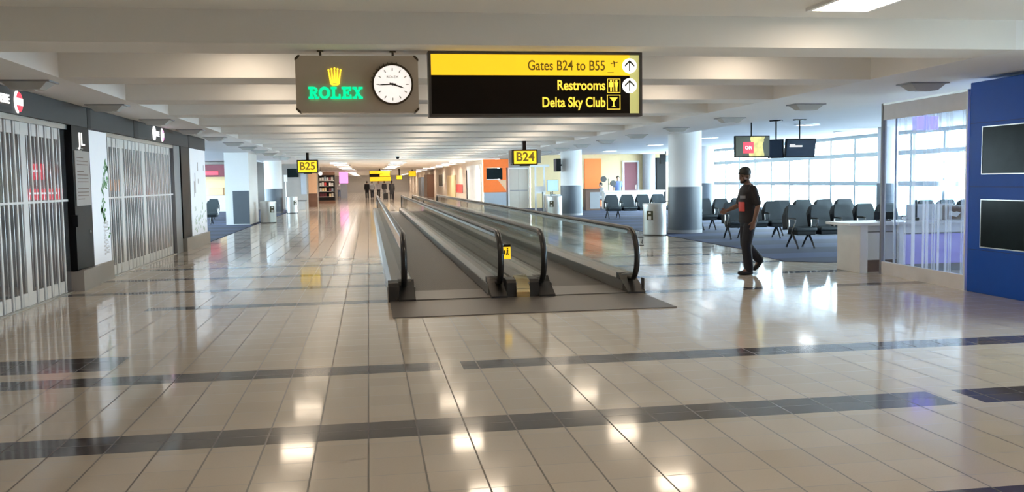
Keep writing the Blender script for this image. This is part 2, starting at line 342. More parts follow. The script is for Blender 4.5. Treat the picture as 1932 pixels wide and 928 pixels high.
# ceilings
struct(MB().box(-4.55, 9.0, -6, 8.33, ZH-0.04, ZH+0.2), 'ceiling', M['ceil'])
struct(MB().box(-3.6, 6.6, 8.33, 51, ZH+0.04, ZH+0.2), 'ceiling_coffers', M['ceil'])
struct(MB().prism([(-4.55, 8.33), (-3.42, 8.33), (-3.42, 51), (-5.65, 51), (-5.65, 25.4), (-4.55, 25.4)], ZL, ZH+0.04, 'xy'), 'ceiling_soffit_left', M['soffit'])
struct(MB().prism([(6.47, 8.33), (12.5, 8.33), (12.5, 14.85), (8.68, 14.85), (8.68, 51), (6.47, 51)], ZL, ZH+0.04, 'xy'), 'ceiling_soffit_right', M['soffit'])
ribs = [(8.33, 8.98)]
k = 0
while 11.0+2.86*k < 50: ribs.append((11.0+2.86*k, 11.0+2.86*k+0.72)); k += 1
ribs[-1] = (ribs[-1][0], 51.0)
for a, b_ in ribs: struct(MB().box(-3.42, 6.47, a, b_, ZL, ZH+0.04), 'beam', M['ceil'])
struct(MB().box(8.68, 17.3, 14.85, 50.3, 2.95, 3.1), 'ceiling_lounge_right', M['soffit'])
struct(MB().box(8.68, 17.3, 8.6, 14.85, 2.96, 3.1), 'ceiling_lounge_corner', M['soffit'])
struct(MB().box(-14.3, -5.65, 25.4, 58, 2.95, 3.1), 'ceiling_lounge_left', M['soffit'])
struct(MB().box(-9.5, -4.35, 8.3, 25.4, 2.9, 3.0), 'ceiling_shop', M['gwall'])
struct(MB().box(-6.0, 7.2, 51, 152, ZL, ZL+0.2), 'ceiling_far', M['soffit'])
# walls
struct(MB().box(-4.55, -4.35, -6, 9.4, 0, ZH), 'wall_left', M['wall'])
struct(MB().box(-4.55, 9.0, -6.2, -6, 0, ZH+.1), 'wall_back', M['wall'])
struct(MB().box(8.8, 9.0, 6.72, 8.6, 0, ZH), 'wall_right', M['wall'])
struct(MB().box(8.8, 9.0, -6, 5.13, 0, ZH).box(8.8, 9.0, 5.13, 6.72, 2.95, ZH), 'wall_right_rear', M['wall'])
struct(MB().box(8.8, 17.3, 8.4, 8.6, 0, 3.1), 'wall_lounge', M['wwall'])
struct(MB().box(-9.6, -9.4, 8.3, 25.3, 0, 3.0), 'wall_shop_back', M['gwall'])
struct(MB().box(-9.4, -4.55, 25.2, 25.4, 0, 2.95), 'wall_shop_end', M['wwall'])
struct(MB().box(-9.4, -4.55, 8.3, 8.5, 0, 2.95), 'wall_shop_side', M['gwall'])
struct(MB().box(-9.4, -4.52, 15.2, 15.34, 0, 2.9), 'wall_shop_divider', M['gwall'])
struct(MB().box(-14.1, -3.75, 58, 58.25, 0, 2.95), 'wall_lounge_left', M['gwall'])
struct(MB().box(9.0, 17.3, 50.0, 50.25, 0, 3.0), 'wall_lounge_end', M['cream'])
struct(MB().box(6.6, 6.75, 52.9, 152, 0, ZL), 'wall_corridor_right', M['wall'])
struct(MB().box(7.3, 9.0, 50.3, 50.5, 0, ZL), 'wall_gate', M['gwall'])
struct(MB().box(6.6, 7.5, 52.75, 52.9, 0, ZL), 'wall_gate_return', M['wall'])
struct(MB().box(-5.9, -5.75, 58.3, 152, 0, ZL), 'wall_corridor_left', M['wwall'])
struct(MB().box(-5.9, 7.05, 151, 151.2, 0, ZL), 'wall_end', M['wwall'])

# window wall of the right lounge: one bay after another
BAY = 1.68
def window_bay(n, x, y0, y1, side):
    f = MB(); t = 0.07
    f.box(x-t, x+t, y0-0.055, y0+0.055, 0.1, 2.95)
    for z in (0.16, 1.27, 2.26, 2.91): f.box(x-t, x+t, y0+0.055, y1-0.055, z-0.075, z+0.075)
    w = f.build('window_%d' % n, M['mull'], kind='structure')
    MB().box(x+0.01, x+0.022, y0+0.055, y1-0.055, 0.2, 2.86).build('pane', M['glass'], w)
n = 1; y = 11.35
while y < 49.9:
    window_bay(n, 17.05, y, min(y+BAY, 50.0), 1); n += 1; y += BAY
y = 5.13
while y < 6.5:
    window_bay(n, 8.9, y, y+1.59, 1); n += 1; y += 1.59  # unseen bay added so daylight reaches the shutters and signs
struct(MB().box(17.0, 17.15, 8.6, 11.35, 0, 2.95), 'wall_lounge_pier', M['wwall'])
struct(MB().box(16.98, 17.2, 11.3, 50, 0, 0.12), 'trim_1', M['whitem'])
y = 26.0
while y < 57.5:
    window_bay(n, -14.0, y, min(y+2.4, 58), -1); n += 1; y += 2.4
struct(MB().box(-14.1, -9.6, 25.2, 25.4, 0, 2.95), 'wall_lounge_left_end', M['wwall'])
# outside: apron, pale terminal building, low teal service building
struct(MB().box(20, 200, -60, 160, -3.7, -3.5), 'ground_apron', M['apron'])
struct(MB().box(-120, -20, -20, 160, -3.7, -3.5), 'ground_apron_west', M['apron'])
bl = thing('terminal_building', 'pale terminal building across the apron seen through the windows', 'building', (75, 70, -3.5))
MB().box(-6, 6, -45, 60, 0, 7.2).build('wall', M['bldg'], bl); MB().box(-6.3, 6.3, -45.5, 60.5, 7.2, 7.7).build('roof', M['whitem'], bl)
sb = thing('service_truck', 'pale teal and white service truck parked outside the window', 'truck', (33, 52.5, -3.5), 0.3)
MB().box(-1.2, 1.2, -3.2, 2.2, 0.9, 4.4, 0.06).build('body', M['teal'], sb); MB().box(-1.15, 1.15, 2.3, 3.9, 0.7, 2.8, 0.12).build('cab', M['whitem'], sb)
for sx in (-1.05, 1.05):
    for yy in (-2.1, 3.0): MB().cyl((sx-0.15, yy, 0.5), 0.5, 0.3, 'x', 20).build('wheel', M['rubber'], sb)

# ------------------------------------------------------------------ moving walkways
Y0, Y1 = 11.78, 48.0
def walkway(name, label, xl, xr, left_outer, right_outer, centre):
    """xl/xr = handrail centre lines; left_outer/right_outer = outer edges of the decks"""
    t = thing(name, label, 'moving walkway', (0, 0, 0), 0, 'moving walkways')
    il, ir = xl+0.14, xr-0.14       # belt edges
    MB().box(il, ir, Y0+0.95, Y1-0.9, 0.0, 0.022).build('belt', M['belt'], t)
    [MB().box(il, ir, ya, yb, 0.0, 0.024).build('comb_plate', M['comb'], t) for ya, yb in ((Y0, Y0+0.95), (Y1-0.9, Y1+0.2))]
    for sgn, x, inner, outer in ((-1, xl, il, left_outer), (1, xr, ir, right_outer)):
        # sloped deck section, extruded along the run
        o_top = x+sgn*0.07 if abs(outer-x) < 0.12 else outer-sgn*0.05
        pts = [(inner, 0.0), (inner, 0.17), (inner+sgn*0.045, 0.235), (o_top, 0.245), (outer, 0.16), (outer, 0.0)]
        MB().prism(pts, Y0+0.42, Y1-0.42).build('deck', M['deck'], t, label='grey metal deck and skirt')
        MB().box(min(inner, inner-sgn*0.006), max(inner, inner-sgn*0.006), Y0+0.22, Y1-0.22, 0.03, 0.16).build('skirt', M['skirt'], t)
        # dark newel base at both ends, tapering to the floor
        for ya, sg in ((Y0, 1), (Y1, -1)):
            xi, xo = (inner, outer) if abs(outer-x) < 0.15 else (inner, x+sgn*0.075)
            MB().prism([(ya-sg*0.04, 0.0), (ya-sg*0.04, 0.035), (ya+sg*0.10, 0.085), (ya+sg*0.34, 0.17), (ya+sg*0.46, 0.243), (ya+sg*0.55, 0.243), (ya+sg*0.55, 0.0)], min(xi, xo), max(xi, xo), 'yz').build('newel_base', M['newel'], t, label='dark newel base')
            if abs(outer-x) >= 0.15: MB().prism([(ya, 0.0), (ya, 0.20), (ya+sg*0.04, 0.243), (ya+sg*0.4, 0.243), (ya+sg*0.4, 0.0)], min(xo, outer), max(xo, outer), 'yz').build('end_block', M['newel'], t, label='dark block closing the deck end')
        MB().box(min(outer, outer+sgn*0.012), max(outer, outer+sgn*0.012), Y0+0.02, Y0+0.16, 0.0, 0.2).build('end_trim', M['steel'], t, label='bright steel corner trim')
        # glass balustrade following the newel
        ry, rz, zc = 0.40, 0.37, 0.50
        ys0, ys1 = Y0+0.40, Y1-0.40
        g = [(ys0, 0.24), (ys1, 0.24)]
        for i in range(0, 13):
            a = -PI/2+0.55+i*(PI-0.55)/12; g.append((ys1+0.93*ry*math.cos(a), zc+0.93*rz*math.sin(a)))
        for i in range(0, 13):
            a = PI/2+i*(PI-0.55)/12; g.append((ys0+0.93*ry*math.cos(a), zc+0.93*rz*math.sin(a)))
        MB().prism(g, x-0.006, x+0.006, 'yz').build('glass_panel', M['balglass'], t, label='clear glass balustrade panel')
        # handrail loop
        p = []
        for i in range(0, 15):
            a = -PI/2-0.42+i*(-PI+0.42)/14
            p.append((x, ys0+ry*math.cos(a)*(1.0), zc+rz*math.sin(a)))
        p[0] = (x, ys0+0.12, 0.17)
        q = [(x, ys1-(yy-ys0), z) for _, yy, z in p[::-1]]
        MB().tube(p+q, 0.040, 10, flat=0.72).build('handrail', M['rubber'], t, True, label='black rubber handrail')
        MB().box(x-0.022, x+0.022, ys0, ys1, 0.795, 0.835).build('handrail_guide', M['steel'], t, label='steel handrail guide')
    return t
M['deck'] = mat('walkway_deck', (0.40, 0.385, 0.36), 0.32, 0.85, scale=20); M['skirt'] = mat('walkway_skirt', (0.24, 0.225, 0.21), 0.4, 0.6)
M['newel'] = mat('walkway_newel', (0.04, 0.035, 0.032), 0.4, 0.4); M['comb'] = mat('landing_metal', (0.15, 0.13, 0.115), 0.38, 0.5, scale=30)
wl = walkway('moving_walkway', 'long moving walkway nearer the shops, with glass balustrades and black handrails', 0.43, 1.70, 0.22, 1.90, 'r')
wr = walkway('moving_walkway', 'long moving walkway nearer the seating lounge, beside the right-hand bin', 2.28, 3.56, 2.08, 3.66, 'l')
struct(MB().box(0.24, 3.62, 10.36, Y0+0.005, 0.0, 0.012), 'floor_landing_plate', M['comb'])
# cover between the two inner balustrades
cc = thing('walkway_divider', 'low dark divider with a polished curved nose between the two walkways', 'divider', (1.99, Y0, 0))
MB().box(-0.088, 0.088, 0.3, Y1-Y0-0.3, 0, 0.24).build('cover', M['skirt'], cc)
pts = [(0.30, 0.0), (-0.03, 0.0)] + [(-0.03+0.33*(1-math.cos(i*PI/2/8)), 0.07+0.205*math.sin(i*PI/2/8)) for i in range(9)]
MB().prism(pts, -0.088, 0.088, 'yz').build('nose', M['brass'], cc, True, label='polished metal nose cover')
ws = thing('warning_sign', 'small yellow warning sign between the inner handrails of the walkways', 'sign', (1.80, 11.93, 0.62))
MB().box(-0.05, 0.055, 0, 0.008, -0.115, 0.075, 0.003).build('plate', M['yellow'], ws)
MB().box(-0.05, 0.055, -0.004, 0, 0.050, 0.082).build('cap', M['signbk'], ws)
MB().cyl((0.012, -0.004, 0.028), 0.011, 0.004, 'y', 12).prism([(-0.0, 0.014), (0.024, 0.014), (0.02, -0.03), (0.03, -0.06), (0.016, -0.06), (0.01, -0.035), (0.0, -0.06), (-0.012, -0.06), (0.0, -0.02)], -0.004, 0).box(-0.038, -0.018, -0.004, 0, -0.05, 0.005).build('pictogram', M['inkb'], ws)
MB().tube([(-0.05, 0.004, 0.06), (-0.075, 0.004, 0.055), (-0.085, 0.004, 0.0), (-0.05, 0.004, -0.02)], 0.006, 6).build('bracket', M['rubber'], ws)
hk = MB().tube([(0, 0, 0.06), (0.10, -0.02, 0.055), (0.08, -0.02, -0.02), (0.11, -0.02, -0.06), (0, 0, -0.05)], 0.008, 6).build('sensor_bracket', M['rubber'])
hk.location = (3.585, 11.93, 0.70); tag(hk, 'thin black wire bracket on the outer end of the right handrail', 'bracket')

# ------------------------------------------------------------------ ceiling lights
def troffer(x, y, z, label, group=None, m='troffer', sx=0.54, sy=0.54, name='ceiling_light'):
    t = thing(name, label, 'ceiling light', (x, y, z), 0, group)
    f = MB()
    for a, b, c, d in ((-sx/2-.04, sx/2+.04, -sy/2-.04, -sy/2), (-sx/2-.04, sx/2+.04, sy/2, sy/2+.04), (-sx/2-.04, -sx/2, -sy/2, sy/2), (sx/2, sx/2+.04, -sy/2, sy/2)): f.box(a, b, c, d, -0.03, 0)
    f.build('frame', M['whitem'], t); MB().box(-sx/2, sx/2, -sy/2, sy/2, -0.022, -0.002).build('diffuser', M[m], t)
    return t
t0 = troffer(4.30, 7.58, ZH-0.04, 'square ceiling light cut by the top edge of the picture, right of the gates sign')
tr_l = 'square warm light recessed between the ceiling ribs, seen only as a glow on the floor'
tr = None
rows = [(ribs[i][1]+ribs[i+1][0])/2+0.35 for i in range(len(ribs)-1)]
for yy in rows:
    for xx in (-1.35, 1.65, 4.55):
        if tr is None: tr = troffer(xx, yy, ZH+0.04, tr_l, 'recessed lights between the ribs')
        else: copy_tree(tr, loc=(xx, yy, ZH+0.04))
for yy in (2.6, -1.4):  # unseen lights added overhead for general brightness
    for xx in (-1.35, 1.65, 4.55): copy_tree(t0, loc=(xx, yy, ZH-0.04), label='square warm light in the raised ceiling over the foreground floor', group='lights over the foreground')
fl = None
for j, yy in enumerate((80, 91)):
    for xx in (-1.7, 1.8, 5.3):
        if fl is None: fl = troffer(xx, yy, ZL, 'warm square light in the flat ceiling far down the concourse', 'far concourse lights', 'warmfar', 1.05, 0.5)
        else: copy_tree(fl, loc=(xx, yy, ZL))
dl = None  # lamps added to brighten the far concourse; deep rims hide them from view
for yy in (54.5, 60.0, 65.5, 71.0, 100.0, 109.0, 118.0, 127.0, 136.0, 145.0):
    for xx in (-1.7, 1.8, 5.3):
        if dl is None:
            dl = thing('ceiling_light', 'deep-rimmed warm light in the flat ceiling past the last rib', 'ceiling light', (xx, yy, ZL), 0, 'lights past the ribs')
            MB().ring(0, 0, 0.50, 0.47, -0.09, 0, 28, plane='xy').build('rim', M['whitem'], dl, True); MB().cyl((0, 0, -0.03), 0.46, 0.028, 'z', 28).build('diffuser', M['warmfar'], dl)
        else: copy_tree(dl, loc=(xx, yy, ZL))
lg = None
for i, (xx, yy) in enumerate([(11.7, 23.0), (11.7, 30.2), (11.7, 36.2), (11.7, 43.3), (15.0, 27.0), (15.0, 40.0), (15.0, 48.0), (10.2, 47.0)]):
    lab = ORD[i]+' bright oval downlight in the lounge ceiling, counting from the camera'
    if lg is None:
        lg = thing('downlight', lab, 'ceiling light', (xx, yy, 2.95), 0, 'lounge downlights')
        MB().lathe((0, 0, 0), [(0.36, 0), (0.36, -0.03), (0.30, -0.035), (0.29, -0.01)], 28, 1.0, 0.6).build('trim_ring', M['whitem'], lg, True)
        MB().cyl((0, 0, -0.028), 0.29, 0.02, 'z', 28).build('diffuser', M['cool'], lg)
        for ch in lg.children:
            if ch.name.startswith('diff'): ch.scale = (1, 0.6, 1)
    else: copy_tree(lg, loc=(xx, yy, 2.95), label=lab)
for i, (xx, yy) in enumerate([(-7.2, 38), (-9.5, 46), (-7.5, 30)]): copy_tree(lg, loc=(xx, yy, 2.95), label=['downlight in the left lounge ceiling beside the square pillar', 'downlight deep in the left lounge ceiling', 'downlight in the left lounge just past the shops'][i], group='left lounge downlights')
# tray-shaped grey fittings on both soffits
sf = None
for side, xx, name in ((-1, -3.88, 'left'), (1, 7.5, 'right')):
    for i in range(11):
        yy = 11.45+3.34*i if side > 0 else 11.40+3.26*i
        lab = 'grey tray-shaped light under the %s soffit, %s from the front' % ('shop-side' if side < 0 else 'lounge-side', ORD[i])
        if sf is None:
            sf = thing('soffit_light', lab, 'light fitting', (xx, yy, ZL), 0, 'tray lights under the soffits')
            b = MB(); A = [(-0.27, -0.16, 0), (0.27, -0.16, 0), (0.27, 0.16, 0), (-0.27, 0.16, 0)]; B = [(-0.17, -0.09, -0.10), (0.15, -0.09, -0.10), (0.15, 0.09, -0.10), (-0.17, 0.09, -0.10)]
            v = [b.bm.verts.new(p) for p in A+B]
            for f in ((0,1,2,3),(4,5,6,7),(0,1,5,4),(1,2,6,5),(2,3,7,6),(3,0,4,7)): b.bm.faces.new([v[q] for q in f])
            b.build('tray', M['lamp'], sf)
            MB().box(-0.285, 0.285, -0.175, 0.175, -0.018, 0).build('rim', M['greym'], sf)
            MB().box(-0.10, 0.08, -0.05, 0.05, -0.108, -0.10).build('lens', M['offw'], sf)
        else: copy_tree(sf, loc=(xx, yy, ZL), rz=0 if side < 0 else PI, label=lab)
dm = thing('security_camera', 'small dark dome camera under the ribbed ceiling', 'security camera', (1.38, 42.8, ZL))
MB().cyl((0, 0, -0.05), 0.09, 0.05).build('base', M['offw'], dm); MB().lathe((0, 0, -0.05), [(0.085, 0), (0.08, -0.05), (0.05, -0.085), (0.01, -0.10)], 20).build('dome', M['black'], dm, True)

# ------------------------------------------------------------------ clock sign
K = 1.135/236.0
cs = thing('clock_sign', 'brown metal clock sign with lit green lettering and gold crown', 'sign', (-0.075, 8.70, 2.475))
def cxl(px): return (px-674.5)*K
def czl(py): return (159-py)*K
w2, h2, ch = 0.567, 0.262, 0.035
pts = [(-w2+ch, -h2), (w2-ch, -h2), (w2, -h2+ch), (w2, h2-ch), (w2-ch, h2), (-w2+ch, h2), (-w2, h2-ch), (-w2, -h2+ch)]
MB().prism(pts, 0.0, 0.13).build('body', M['tan'], cs)
for sx in (-1, 1):
    for sz in (-1, 1):
        a = MB(); X, Z = sx*w2, sz*h2
        a.prism([(X-sx*ch*1.25, Z+sz*.004), (X-sx*ch*0.75, Z+sz*.004), (X+sx*.004, Z-sz*ch*0.75), (X+sx*.004, Z-sz*ch*1.25), (X-sx*.012, Z-sz*ch*1.1), (X-sx*ch*1.1, Z-sz*.012)], -0.012, 0.135)
        a.build('corner_cap', M['bronze'], cs)
for px in (604, 744):
    MB().cyl((cxl(px), 0.065, h2), 0.011, 0.054).box(cxl(px)-0.03, cxl(px)+0.03, 0.04, 0.09, h2+0.043, h2+0.054).build('hanger', M['bronze'], cs)
# crown
b = MB(); cx, zb = cxl(631), czl(159)
for i, (ang, ln) in enumerate(((-0.52, 0.118), (-0.26, 0.128), (0, 0.135), (0.26, 0.128), (0.52, 0.118))):
    bx = cx+(i-2)*0.016; tx = cx+(i-2)*0.028+0.0; tz = zb+ln+0.006
    b.prism([(bx-0.011, zb+0.0), (bx+0.011, zb+0.0), (tx+0.004, tz), (tx-0.004, tz)], -0.016, -0.001)
    b.ell((tx, -0.008, tz+0.004), 0.0095, 0.008, 0.0095, 10)
b.prism([(cx-0.045, zb+0.012), (cx-0.037, zb-0.006), (cx-0.02, zb-0.013), (cx+0.02, zb-0.013), (cx+0.037, zb-0.006), (cx+0.045, zb+0.012)], -0.017, -0.001)
b.build('crown', M['ygold'], cs, label='lit gold crown emblem')
MB().prism([(cx-0.018, zb+0.004), (cx+0.018, zb+0.004), (cx+0.013, zb-0.004), (cx-0.013, zb-0.004)], -0.019, -0.017).build('crown_opening', M['tan'], cs)
# slab-serif letters R O L E X
x0 = cxl(580); zz = czl(187.5); H = 0.110; LW = 0.095; st = 0.026; sr = 0.020
L = [MB() for _ in range(5)]; pit = 0.1015; Ya, Yb = -0.022, -0.001
def serif(b, x, z, w): b.box(x-w/2, x+w/2, Ya, Yb, z, z+sr)
b = L[0]; X = x0
serif(b, X+0.026, zz, 0.050); b.box(X+0.013, X+0.013+st, Ya, Yb, zz, zz+H); b.box(X, X+0.055, Ya, Yb, zz+H-sr, zz+H)
b.ring(X+0.050, zz+H-0.031, 0.031, 0.012, Ya, Yb, 14, t0=-PI/2, t1=PI/2, sx=1.15); b.box(X+0.036, X+0.052, Ya, Yb, zz+H-0.062, zz+H-0.043)
b.prism([(X+0.044, zz+0.05), (X+0.066, zz+0.05), (X+0.092, zz), (X+0.064, zz)], Ya, Yb); serif(b, X+0.080, zz, 0.034)
b = L[1]; X = x0+pit+0.046; b.ring(X, zz+H/2, H/2+0.002, H/2-0.022, Ya, Yb, 32, sx=0.92, sxi=0.72)
b = L[2]; X = x0+2*pit; serif(b, X+0.030, zz, 0.060); b.box(X+0.016, X+0.016+st, Ya, Yb, zz, zz+H); serif(b, X+0.030, zz+H-sr, 0.056); b.box(X+0.03, X+0.092, Ya, Yb, zz, zz+sr); b.box(X+0.074, X+0.092, Ya, Yb, zz, zz+0.044)
b = L[3]; X = x0+3*pit; b.box(X, X+0.09, Ya, Yb, zz, zz+sr); b.box(X, X+0.088, Ya, Yb, zz+H-sr, zz+H); b.box(X+0.013, X+0.013+st, Ya, Yb, zz, zz+H); b.box(X+0.03, X+0.066, Ya, Yb, zz+0.047, zz+0.065); b.box(X+0.056, X+0.068, Ya, Yb, zz+0.036, zz+0.076); b.box(X+0.073, X+0.09, Ya, Yb, zz, zz+0.040); b.box(X+0.072, X+0.088, Ya, Yb, zz+H-0.038, zz+H)
b = L[4]; X = x0+4*pit+0.046
b.prism([(X-0.040, zz+H-0.01), (X-0.010, zz+H-0.01), (X+0.040, zz+0.01), (X+0.010, zz+0.01)], Ya, Yb); b.prism([(X-0.036, zz+0.01), (X-0.014, zz+0.01), (X+0.036, zz+H-0.01), (X+0.014, zz+H-0.01)], Ya, Yb)
for sx in (-1, 1):
    serif(b, X+sx*0.028, zz, 0.040); serif(b, X+sx*0.028, zz+H-sr, 0.040)
for b in L: b.build('letter', M['ygreen'], cs, label='lit green slab-serif letter')
# clock
ck = MB(); gx, gz = cxl(742), czl(159.5)
ck.ring(gx, gz, 0.194, 0.176, -0.035, 0.0, 48)
for i in range(60):
    if -0.25 < math.sin(i*PI/30) and math.cos(i*PI/30) > -0.1 and i % 2 == 0: ck.box(-0.004, 0.004, -0.03, -0.006, 0.196, 0.206, mx=Matrix.Translation((gx, 0, gz)) @ Matrix.Rotation(-i*PI/30-0.0, 4, 'Y'))
bz = ck.build('clock_bezel', M['bronze'], cs, True, label='dark fluted clock bezel')
MB().cyl((gx, -0.014, gz), 0.177, 0.013, 'y', 48).build('clock_dial', M['dial'], bz, label='white lit dial')
mk = MB()
for i in range(12):
    ln = 0.026; mk.box(-0.004, 0.004, -0.017, -0.0135, 0.125, 0.125+ln, mx=Matrix.Translation((gx, 0, gz)) @ Matrix.Rotation(i*PI/6, 4, 'Y'))
mk.build('hour_marker', M['inkg'], bz, kind='stuff')
for nm, ang, ln, wd in (('minute_hand', math.radians(-93), 0.140, 0.0065), ('hour_hand', math.radians(108), 0.120, 0.008)):
    h = MB().prism([(-wd, -0.03), (wd, -0.03), (wd*0.8, ln*0.7), (0, ln), (-wd*0.8, ln*0.7)], -0.024, -0.019).build(nm, M['frame'], bz); h.location = (gx, 0, gz); h.rotation_euler = (0, ang, 0)
MB().cyl((gx, -0.028, gz), 0.012, 0.012, 'y', 16).build('hand_hub', M['frame'], bz)
text('dial_lettering', 'ROLEX', 0.034, M['inkg'], bz, (gx, -0.0155, gz+0.068), ext=0.001, width=0.11)

# ------------------------------------------------------------------ gates sign
K2 = 2.10/404.0
gs = thing('gates_sign', 'long black and yellow directional sign pointing to the gates', 'sign', (1.64, 8.70, 2.48))
def gx_(px): return (px-1010)*K2
def gz_(py): return (157-py)*K2
fr = MB().box(-1.05, 1.05, 0.0, 0.17, -0.312, -0.285).box(-1.05, 1.05, 0.0, 0.17, 0.285, 0.308).box(-1.05, -1.025, 0.0, 0.17, -0.285, 0.285).box(1.025, 1.05, 0.0, 0.17, -0.285, 0.285).box(-1.025, 1.025, 0.03, 0.165, -0.285, 0.285)
fr.build('frame', M['frame'], gs)
MB().box(gx_(813), gx_(1188), 0.012, 0.03, gz_(141), gz_(103)).build('upper_panel', M['yellow'], gs, label='lit yellow upper band')
MB().box(gx_(813), gx_(1188), 0.012, 0.03, gz_(211.5), gz_(141)).build('lower_panel', M['signbk'], gs, label='black lower panel')
MB().box(gx_(1188), gx_(1206), 0.012, 0.03, gz_(211.5), gz_(103)).build('arrow_strip', M['olive'], gs, label='olive strip at the right end')
MB().box(-0.9, 0.9, 0.03, 0.12, 0.308, 0.311).build('bracket', M['bronze'], gs)
text('lettering', 'Gates B24 to B55', 0.135, M['inkbr'], gs, (gx_(1066.5), 0.0115, gz_(123.5)), ext=0.002, bold=0.0015, width=gx_(1140)-gx_(993), label='dark words on the yellow band')
text('lettering', 'Restrooms', 0.135, M['yletter'], gs, (gx_(1094), 0.0115, gz_(160)), ext=0.003, width=gx_(1140)-gx_(1048), bold=0.0025, label='yellow word on the black panel, upper line')
text('lettering', 'Delta Sky Club', 0.135, M['yletter'], gs, (gx_(1079.5), 0.0115, gz_(191.5)), ext=0.003, width=gx_(1140)-gx_(1019), bold=0.0025, label='yellow words on the black panel, lower line')
for py in (123, 160):
    d = MB().cyl((gx_(1187.5), 0.004, gz_(py)), 0.073, 0.008, 'y', 32).build('arrow_disc', M['whitelit'], gs, label='white lit disc with an upward arrow')
    MB().box(gx_(1187.5)-0.006, gx_(1187.5)+0.006, 0.0, 0.004, gz_(py)-0.052, gz_(py)+0.046).prism([(gx_(1187.5), gz_(py)+0.056), (gx_(1187.5)+0.048, gz_(py)+0.008), (gx_(1187.5)+0.048, gz_(py)-0.010), (gx_(1187.5), gz_(py)+0.036), (gx_(1187.5)-0.048, gz_(py)-0.010), (gx_(1187.5)-0.048, gz_(py)+0.008)], 0.0, 0.004).build('arrow', M['inkb'], d)
def frame_box(b, x0, x1, z0, z1, t, ya, yb): b.box(x0, x1, ya, yb, z0, z0+t).box(x0, x1, ya, yb, z1-t, z1).box(x0, x0+t, ya, yb, z0+t, z1-t).box(x1-t, x1, ya, yb, z0+t, z1-t)
b = MB(); frame_box(b, gx_(1144.5), gx_(1169.5), gz_(173), gz_(147), 0.005, 0.008, 0.012)
for px, sk in ((1151.5, 0), (1162, 1)):
    x = gx_(px); z = gz_(160); b.cyl((x, 0.008, z+0.046), 0.011, 0.004, 'y', 12)
    b.prism([(x-0.02, z+0.034), (x+0.02, z+0.034), (x+(0.012 if sk else 0.022), z-0.01), (x+0.009, z-0.014), (x+0.008, z-0.056), (x-0.008, z-0.056), (x-0.009, z-0.014), (x-(0.012 if sk else 0.022), z-0.01)], 0.008, 0.012)
b.box(gx_(1156.7)-0.002, gx_(1156.7)+0.002, 0.008, 0.012, gz_(171), gz_(149)); b.build('restroom_icon', M['yletter'], gs, label='yellow restroom pictogram')
b = MB(); frame_box(b, gx_(1143.5), gx_(1169.5), gz_(204.5), gz_(177), 0.007, 0.008, 0.012); x = gx_(1156.5); z = gz_(190.5)
b.prism([(x-0.042, z+0.045), (x+0.042, z+0.045), (x+0.006, z+0.002), (x+0.006, z-0.036), (x+0.026, z-0.046), (x-0.026, z-0.046), (x-0.006, z-0.036), (x-0.006, z+0.002)], 0.008, 0.012); b.build('club_icon', M['yletter'], gs, label='yellow cocktail glass pictogram')
b = MB(); x = gx_(1158); z = gz_(119)
b.prism([(x-0.036, z-0.004), (x+0.030, z+0.010), (x+0.040, z+0.018), (x+0.030, z+0.018), (x-0.036, z+0.004)], 0.008, 0.012); b.prism([(x-0.004, z+0.004), (x+0.006, z+0.006), (x+0.006, z-0.034), (x-0.002, z-0.034)], 0.008, 0.012); b.prism([(x-0.002, z+0.006), (x+0.008, z+0.008), (x-0.006, z+0.030), (x-0.012, z+0.028)], 0.008, 0.012)
b.box(gx_(1145), gx_(1157), 0.009, 0.012, gz_(136), gz_(135)); b.build('plane_icon', M['inkb'], gs, label='small dark aeroplane pictogram')

# gate number boxes hanging over the concourse
def gate_sign(body, loc, w, h, label, plate=False):
    t = thing('gate_number_sign', label, 'sign', loc, 0, 'gate number signs')
    MB().box(-w/2, w/2, 0.0, 0.42, -h/2, h/2, 0.012).build('box', M['signbk'], t)
    MB().box(-w/2+0.045, w/2-0.045, -0.012, 0.0, -h/2+0.035, h/2-0.045, 0.004).build('face', M['yellow'], t, label='lit yellow face')
    text('lettering', body, h*0.80, M['inkbr'], t, (0, -0.0135, 0), ext=0.002, width=w*0.72, bold=0.010)
    MB().box(-0.05, 0.05, 0.1, 0.3, h/2, ZL-loc[2]).build('hanger', M['signbk'], t)
    MB().box(-0.16, 0.16, 0.05, 0.3, -h/2-0.035, -h/2).build('light_bar', M['frame'], t)
    if plate: MB().box(-w/2-0.10, w/2+0.13, 0.14, 0.2, -h/2+0.05, h/2-0.02).build('back_plate', M['greym'], t)
gate_sign('B25', (-2.375, 36.95, 2.24), 0.82, 0.525, 'yellow lit gate number sign reading B25, left of the walkways')
gate_sign('B24', (4.875, 28.1, 2.28), 0.80, 0.48, 'yellow lit gate number sign reading B24, right of the walkways', True)

# ------------------------------------------------------------------ shop fronts on the left
XS = -4.35
struct(MB().box(XS-0.15, XS+0.05, 9.4, 25.38, 2.47, 2.785), 'trim_2', M['dark'])
for i, (a, b_) in enumerate(((15.06, 15.24), (17.9, 18.25), (23.1, 23.28))): struct(MB().box(XS, XS+0.055, a, b_, 2.465, 2.785), 'trim_%d' % (3+i), M['black'])
struct(MB().box(XS-0.12, XS+0.04, 14.30, 15.14, 0.30, 2.47), 'trim_6', M['black'])
struct(MB().box(XS-0.12, XS+0.03, 22.25, 23.25, 0.30, 2.47), 'trim_7', M['black'])
struct(MB().box(XS-0.14, XS+0.0, 21.6, 22.25, 0.0, 2.47), 'trim_8', M['greym'])
struct(MB().box(XS-0.15, XS+0.12, 14.30, 15.16, 0.0, 0.31).box(XS-0.15, XS+0.05, 15.16, 16.2, 0.0, 0.31), 'baseboard_left_1', M['plinth'])
